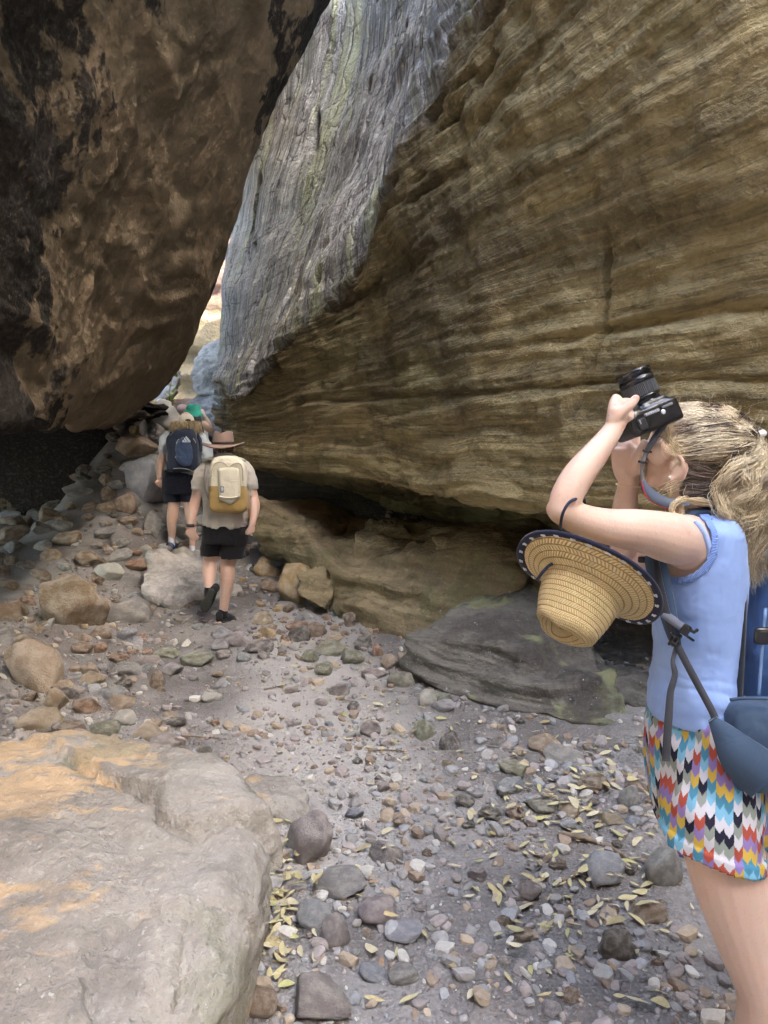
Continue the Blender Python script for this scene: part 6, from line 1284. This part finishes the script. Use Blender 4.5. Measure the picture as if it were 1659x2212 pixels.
# ------------------------------------------------ walker in cap with the navy backpack
def man_cap():
    B = mapper(480, 1290, 4.0955); d = hit(416, 1196)[1]; d = min(max(d, 8.9), 9.8); E = empty('person', B(600, 2120, d), 'walker with light cap, navy shorts and blue sandals behind the man in the felt hat', 'person')
    D = lambda x, y, k=0.0: B(x, y, d+k); s_ = d/9.3
    sk = [ell(D(520, 330, .03), (.08*s_, .098*s_, .11*s_)), *limb([D(520, 520, .03), D(520, 420, .03)], [.06, .058]), ell(D(520, 350, .12), (.045, .03, .06)), ell(D(520, 345, .145), (.012, .016, .02))]
    sk += limb([D(270, 570, .03), D(235, 690, .03), D(190, 845, .04)], [.065, .056, .048])+limb([D(190, 845, .04), D(172, 930, .02), D(160, 1090, -.03)], [.048, .048, .03])+fingers(D(160, 1095, -.03), D(165, 1235, -.05), (.9, .4, 0), .0105, V(.02, .02, 0))
    sk += limb([D(745, 600, .03), D(800, 740, .03), D(830, 900, .03)], [.065, .056, .048])+limb([D(830, 900, .03), D(840, 1010, .0), D(830, 1130, -.05)], [.048, .046, .03])+fingers(D(830, 1135, -.05), D(825, 1260, -.06), (.9, .4, 0), .0105, V(-.02, .02, 0))
    sk += limb([D(360, 1250, 0), D(350, 1430, .02), D(335, 1560, .0), D(325, 1680, -.02), D(325, 1860, 0), D(322, 1960, 0)], [.085, .070, .066, .06, .04, .036])
    sk += limb([D(560, 1250, 0), D(560, 1440, .02), D(575, 1580, .0), D(590, 1720, -.02), D(600, 1900, 0), D(602, 2060, 0)], [.085, .070, .066, .058, .04, .036])
    sk += [tube_np([D(500, 520, .03), D(500, 700, .03), D(460, 1000, .03), D(450, 1250, .03)], [(.19, .11), (.18, .11), (.165, .105), (.165, .11)], 28, True, up=(0, 1, 0))]
    v, n_, f = vox(sk, .009, 3); child('body', mesh_np('body', v, f, SK_T), E)
    MS = mat_cloth('pale_blue_shirt', (.50, .56, .60), 500, .5)
    v, f = cloth_np([tube_np([D(500, 490, .03), D(500, 560, .03), D(490, 750, .03), D(460, 980, .03), D(450, 1060, .03)], [(.13, .09), (.225, .125), (.215, .135), (.20, .135), (.20, .14)], 32, True, up=(0, 1, 0)), *limb([D(300, 545, .03), D(255, 600, .03), D(235, 700, .03)], [.09, .086, .08]), *limb([D(690, 560, .03), D(760, 680, .03), D(800, 820, .03)], [.09, .086, .082])], .010, .010, 8)
    child('shirt', mesh_np('shirt', v, f, MS), E)
    v, f = cloth_np([tube_np([D(450, 1000, .03), D(440, 1100, .03), D(440, 1290, .03)], [(.195, .14), (.22, .16), (.23, .165)], 32, True, up=(0, 1, 0)), *limb([D(350, 1180, .03), D(338, 1300, .03), D(338, 1400, .03)], [.12, .118, .112]), *limb([D(540, 1180, .03), D(548, 1300, .03), D(552, 1410, .03)], [.118, .108, .102])], .010, .008, 8)
    u, ff = submesh(v, f, v[:, 2] > D(0, 1405)[2]); solid(child('shorts', mesh_np('shorts', v[u], ff, mat_cloth('navy_shorts', (.010, .012, .022), 500, .3)), E), .004)
    # curly shoulder-length hair
    r = np.random.default_rng(9); paths, cols = [], []
    for i in range(620):
        a = r.uniform(-1.6, 1.6); p0 = D(520+78*math.sin(a)*1.05, 335+r.uniform(-15, 20), -.075*math.cos(a)+.02); e = D(512+215*math.sin(a)*r.uniform(.55, 1.0), 490+r.uniform(-70, 40), -.10*math.cos(a)+r.uniform(-.06, .03)); m = p0*.5+e*.5+V(.05*math.sin(a), -.045*math.cos(a), .025)
        pa = spline([p0, p0*.6+m*.4, m, e], 14); t = np.linspace(0, 1, 14); ph = r.uniform(0, 6.28); pa[:, 0] += .012*t*np.sin(ph+t*14); pa[:, 2] += .010*t*np.cos(ph+t*14); paths.append(pa)
        q = r.uniform(0, 1); cols.append(np.array((.13, .095, .055))*(1-q)+np.array((.48, .38, .22))*q)
    v, f, c_ = strands(paths, [.005]*620, [.0025]*620, cols, 4); child('curly_hair', mesh_np('curly_hair', v, f, M_HAIR, attrs={'tint': c_}), E)
    v, n_, f = vox([ell(D(512, 415, -.02), (.12, .075, .06)), ell(D(505, 470, -.02), (.165, .075, .035)), ell(D(520, 360, .0), (.088, .085, .07))], .012, 4); child('hair_mass', mesh_np('hair_mass', v+n_*(.008*fbm(v*30, 2))[:, None], f, plain('dark_blond', (.17, .125, .07), .7)), E)
    BL = plain('sandal_blue', (.035, .075, .30), .6, .3, None, .15); SL = plain('sandal_sole', (.20, .22, .28), .8); WS = mat_cloth('white_sock', (.58, .62, .68))
    for (x, y) in ((320, 1985), (603, 2100)):
        a = D(x, y-10, 0); g_ = D(x, y+45, 0)[2]; hl = V(a[0], a[1]-.05, g_+.0); te = V(a[0]-.03, a[1]+.19, g_+.0)
        v, n_, f = vox(limb([V(a[0], a[1], a[2]+.09), V(a[0], a[1]-.01, g_+.06), V(a[0]-.015, a[1]+.08, g_+.045), V(a[0]-.03, a[1]+.17, g_+.035)], [.037, .040, .042, .036]), .007, 3); child('sock', mesh_np('sock', v, f, WS), E)
        so_ = child('sandal', mesh_np('sandal', *[(lambda q: (q[0], [q[2]]))(vox(limb([hl+V(0, 0, .016), hl*.5+te*.5+V(0, 0, .015), te+V(0, 0, .015)], [(.045, .017), (.045, .016), (.046, .015)], up=(0, 0, 1)), .006, 2))][0], SL), E)
        for t, hh, rr in ((.02, .070, .047), (.45, .064, .052), (.75, .052, .05)):
            c0 = hl*(1-t)+te*t; pts = [c0+V(rr*math.cos(b), -.02*math.sin(b)*(t < .2), .012+hh*math.sin(b)) for b in np.linspace(0, math.pi, 9)]; v, f = ribbon(pts, .048, [(math.cos(b), 0, math.sin(b)) for b in np.linspace(0, math.pi, 9)], .006, 3)
            o_ = bpy.data.objects.new('sandal_strap', mesh_np('sandal_strap', v, f, BL)); COL.objects.link(o_); o_.parent = so_; o_.location = (0, 0, 0)
    H = empty('cap', D(520, 345), 'pale peaked cap seen from behind on the walker with the navy backpack', 'cap')
    v, n_, f = vox([ell(D(520, 318, .02), (.092, .108, .085), sub=4)], .006, 2); u, ff = submesh(v, f, v[:, 2] > D(0, 352)[2]); cm = mat_cloth('cap_cream', (.58, .54, .47), 400); solid(child('crown', mesh_np('crown', v[u], ff, cm), H), .004)
    v, f = tube_np([D(520+88*math.sin(a), 345, .02-.108*math.cos(a)) for a in np.linspace(-3, 3, 22)], [(.0035, .012)]*22, 8, up=(0, 0, 1), samples=2); child('rim_band', mesh_np('rim_band', v, f, mat_cloth('cap_band', (.40, .34, .27))), H)
    v, f = ell(D(540, 318, -.082), (.036, .010, .014)); child('adjuster_opening', mesh_np('adjuster_opening', v, f, plain('dark_gap', (.03, .025, .02))), H)
    v, f = rbox((.15, .13, .012), D(520, 350, .16), np.array([(1, 0, 0), (0, .95, -.2), (0, .2, .95)]), power=4); child('peak', mesh_np('peak', v, f, cm), H)
    K = empty('backpack', D(470, 1000, -.2), 'navy backpack with silver piping and a pale triangle logo', 'backpack'); NV = mat_cloth('navy_nylon', (.022, .03, .055), 500, .35, .55); BN = mat_cloth('blue_sheen_nylon', (.045, .075, .14), 500, .5, .45); k = -.13
    ax = np.array([(1, 0, .06), (0, 1, 0), (-.06, 0, 1)])
    v, n_, f = vox([rbox((.37, .20, .46), D(478, 740, k), ax, power=5), rbox((.30, .2, .3), D(500, 600, k), ax, power=4), rbox((.35, .18, .16), D(455, 920, k+.02), ax, power=5)], .009, 4); child('main_bag', mesh_np('main_bag', v+n_*(.006*fbm(v*8, 3))[:, None], f, NV), K)
    v, n_, f = vox([rbox((.20, .08, .30), D(490, 760, k-.10), ax, power=3.2), rbox((.12, .06, .2), D(505, 660, k-.115), ax, power=3)], .007, 4); child('front_pocket', mesh_np('front_pocket', v+n_*(.008*fbm(v*9, 3))[:, None], f, BN), K)
    PI_ = plain('silver_piping', (.42, .43, .44), .5)
    for pts in ([(420, 570), (388, 620), (400, 690), (420, 710)], [(418, 715), (385, 790), (345, 860)], [(610, 560), (640, 620), (620, 700)], [(590, 730), (600, 800), (612, 895)], [(330, 965), (430, 960), (540, 975), (635, 1020)], [(318, 620), (300, 760), (310, 900)]):
        v, f = tube_np([D(x, y, k-.118+.055*(abs(x-480)/170)**2) for x, y in pts], [.0055]*len(pts), 8); child('piping', mesh_np('piping', v, f, PI_), K)
    LG = plain('logo_white', (.62, .66, .72)); lz = k-.150
    # three slanted bars rising to a peak, cut into stripes
    for (q4) in ([(462, 597), (478, 577), (494, 597)], [(484, 570), (498, 553), (528, 597), (502, 597)], [(504, 545), (517, 528), (575, 597), (538, 597)]):
        a = np.array([D(x, y, lz) for x, y in q4]); b = np.array([D(x, y, lz+.03) for x, y in q4]); n = len(q4); j = np.arange(n); j2 = (j+1) % n
        child('logo_bar', mesh_np('logo_bar', np.vstack([a, b]), [np.array([list(range(n))]), np.stack([j2, j, j+n, j2+n], 1)], LG, smooth=False), K)
    v, f = ribbon([D(464, 606, lz), D(520, 608, lz), D(574, 606, lz)], .010, (0, -1, 0), .004); child('logo_bar', mesh_np('logo_bar', v, f, LG), K)
    for pts in ([(330, 480), (300, 560), (285, 700)], [(650, 500), (700, 600), (700, 740)]):
        v, f = ribbon([D(x, y, -.10) for x, y in pts], .05, (0, -.95, .3), .014); child('shoulder_strap', mesh_np('shoulder_strap', v, f, NV), K)
man_cap()
# ------------------------------------------------ woman in green hat taking a picture, and the one beyond her
def far_pair():
    B = mapper(480, 1290, 4.0955); d = 11.2; D = lambda x, y, k=0.0: B(x, y, d+k); x0 = D(660, 0)[0]; g_ = gz(x0, d); E = empty('person', V(x0, d, g_), 'person in green bucket hat with long dark hair raising one arm by the cliff', 'person')
    sh = D(690, 370); sk = [ell(D(615, 235), (.078, .095, .11)), *limb([D(640, 400), D(625, 300)], [.055, .052]), ell(D(612, 240, .09), (.04, .03, .055)), ell(D(612, 240, .12), (.012, .015, .018))]
    hipz = sh[2]-.52; g_ = min(g_, sh[2]-1.30)
    sk += [tube_np([sh+V(-.04, 0, .03), sh+V(-.05, 0, -.1), V(x0, d, hipz+.1), V(x0, d, hipz-.08)], [(.13, .08), (.17, .10), (.135, .09), (.165, .11)], 24, True, up=(0, 1, 0))]
    sk += limb([D(745, 375), D(800, 420, -.03), D(858, 462, -.02)], [.055, .05, .042])+limb([D(858, 462, -.02), D(810, 350, .05), D(748, 240, .10)], [.042, .036, .026])+fingers(D(748, 240, .10), D(712, 165, .14), (.6, .5, .3), .010, V(-.02, .01, 0))
    sk += limb([sh+V(-.2, 0, -.02), sh+V(-.26, .05, -.25), sh+V(-.2, .2, -.1)], [.052, .044, .038])+fingers(sh+V(-.2, .2, -.1), sh+V(-.12, .25, .05), (.6, .5, .3))
    for s_ in (-.09, .09): sk += limb([V(x0+s_, d, hipz-.05), V(x0+s_, d+.02, (g_+hipz)/2), V(x0+s_, d, g_+.06)], [.085, .058, .036])
    v, n_, f = vox(sk, .010, 3); child('body', mesh_np('body', v, f, SK_F), E)
    v, f = cloth_np([tube_np([sh+V(-.05, 0, -.02), sh+V(-.05, 0, -.14), V(x0, d, hipz+.12), V(x0, d, hipz)], [(.13, .09), (.178, .11), (.145, .10), (.165, .115)], 24, True, up=(0, 1, 0))], .011); child('top', mesh_np('top', v, f, mat_cloth('white_top', (.62, .62, .60))), E)
    v, f = cloth_np([tube_np([V(x0, d, hipz+.08), V(x0, d, hipz-.1)], [(.165, .115), (.175, .125)], 24, True, up=(0, 1, 0), samples=3)]+[q for s_ in (-.09, .09) for q in limb([V(x0+s_, d, hipz-.1), V(x0+s_, d, hipz-.35)], [.098, .09])], .011); child('shorts', mesh_np('shorts', v, f, mat_cloth('dark_shorts', (.03, .03, .035))), E)
    r = np.random.default_rng(4); paths = []
    for i in range(200):
        a = r.uniform(-1.3, 1.3); p0 = D(625+68*math.sin(a), 240, -.08*math.cos(a)); e = D(690+45*math.sin(a)+r.normal(0, 14), 480+r.normal(0, 25), -.13+r.uniform(-.03, .02)); paths.append(spline([p0, p0*.6+e*.4+V(.01, -.05, .03), p0*.2+e*.8+V(0, -.03, .0), e], 12))
    v, f, c_ = strands(paths, [.006]*200, [.003]*200, np.tile(np.array((.022, .02, .024)), (200, 1)), 4); child('hair', mesh_np('hair', v, f, M_HAIR, attrs={'tint': c_}), E)
    for s_ in (-.09, .09): shoe(V(x0+s_, d+.2, g_), V(x0+s_, d-.05, g_), .04, (0, 0, -1), M_RUB, M_RUB, E)
    H = empty('bucket_hat', D(610, 200), 'green bucket hat on the person raising an arm by the cliff', 'hat'); seg = 48; th = np.linspace(0, 2*np.pi, seg, endpoint=False); rows = []; c0 = D(612, 205)
    for r_, z in ((.150, -.055), (.14, -.04), (.115, .0), (.105, .012), (.104, .03), (.098, .075), (.085, .095), (.04, .104), (.0, .100)): rows.append(np.stack([np.cos(th)*r_*1.03, np.sin(th)*r_*1.1, z+.012*np.sin(2*th+1)*(r_ > .11)-.02*np.cos(th)*(r_ > .11)*1.2+.006*np.sin(5*th)*(r_ < .11)], 1)+c0)
    solid(child('crown_and_brim', mesh_np('crown_and_brim', np.concatenate(rows), grid_faces(seg, len(rows), wrap_u=True), mat_cloth('green_cotton', (.04, .36, .27), 300, .3)), H), .004)
    # the one in front of her
    d2 = 12.6; D2 = lambda x, y, k=0.0: B(x, y, d2+k); x1 = D2(468, 0)[0]; g2 = gz(x1, d2); E2 = empty('person', V(x1, d2, g2), 'partly hidden person in pink cap and pale shirt beyond the green hat', 'person')
    sh2 = D2(450, 300); hp = sh2[2]-.52; g2 = min(g2, sh2[2]-1.3)
    sk = [ell(D2(470, 190), (.078, .095, .11)), *limb([D2(465, 320), D2(470, 240)], [.055, .052]), ell(D2(470, 200, .09), (.04, .03, .055)), tube_np([sh2, sh2+V(0, 0, -.1), V(x1, d2, hp)], [(.15, .09), (.18, .10), (.16, .11)], 24, True, up=(0, 1, 0))]
    for s_ in (-1, 1): sk += limb([sh2+V(.2*s_, 0, -.05), sh2+V(.25*s_, 0, -.3), sh2+V(.22*s_, .15, -.5)], [.055, .046, .034])+fingers(sh2+V(.22*s_, .15, -.5), sh2+V(.2*s_, .25, -.6), (1, 0, 0))+limb([V(x1+.09*s_, d2, hp), V(x1+.09*s_, d2, g2+.05)], [.085, .04])
    v, n_, f = vox(sk, .011, 3); child('body', mesh_np('body', v, f, SK_T), E2)
    v, f = cloth_np([tube_np([sh2+V(0, 0, .03), sh2+V(0, 0, -.08), V(x1, d2, hp)], [(.15, .10), (.205, .12), (.18, .125)], 24, True, up=(0, 1, 0))], .011); child('shirt', mesh_np('shirt', v, f, mat_cloth('pale_shirt', (.62, .64, .66))), E2)
    v, f = cloth_np([tube_np([V(x1, d2, hp+.05), V(x1, d2, hp-.3)], [(.18, .125), (.19, .13)], 24, True, up=(0, 1, 0), samples=3)], .011); child('shorts', mesh_np('shorts', v, f, mat_cloth('grey_shorts', (.08, .08, .09))), E2)
    for s_ in (-.09, .09): shoe(V(x1+s_, d2+.2, g2), V(x1+s_, d2-.05, g2), .04, (0, 0, -1), M_RUB, M_RUB, E2)
    H2 = empty('cap', D2(470, 170), 'pink white cap on the partly hidden person beyond the green hat', 'cap'); v, n_, f = vox([ell(D2(470, 175, .01), (.095, .112, .09), sub=4)], .008, 2); u, ff = submesh(v, f, v[:, 2] > D2(0, 215)[2]); pc = mat_cloth('pink_cotton', (.60, .47, .46)); solid(child('crown', mesh_np('crown', v[u], ff, pc), H2), .004)
    v, f = rbox((.15, .13, .012), D2(470, 212, .15), np.eye(3), power=4); child('peak', mesh_np('peak', v, f, pc), H2)
far_pair()
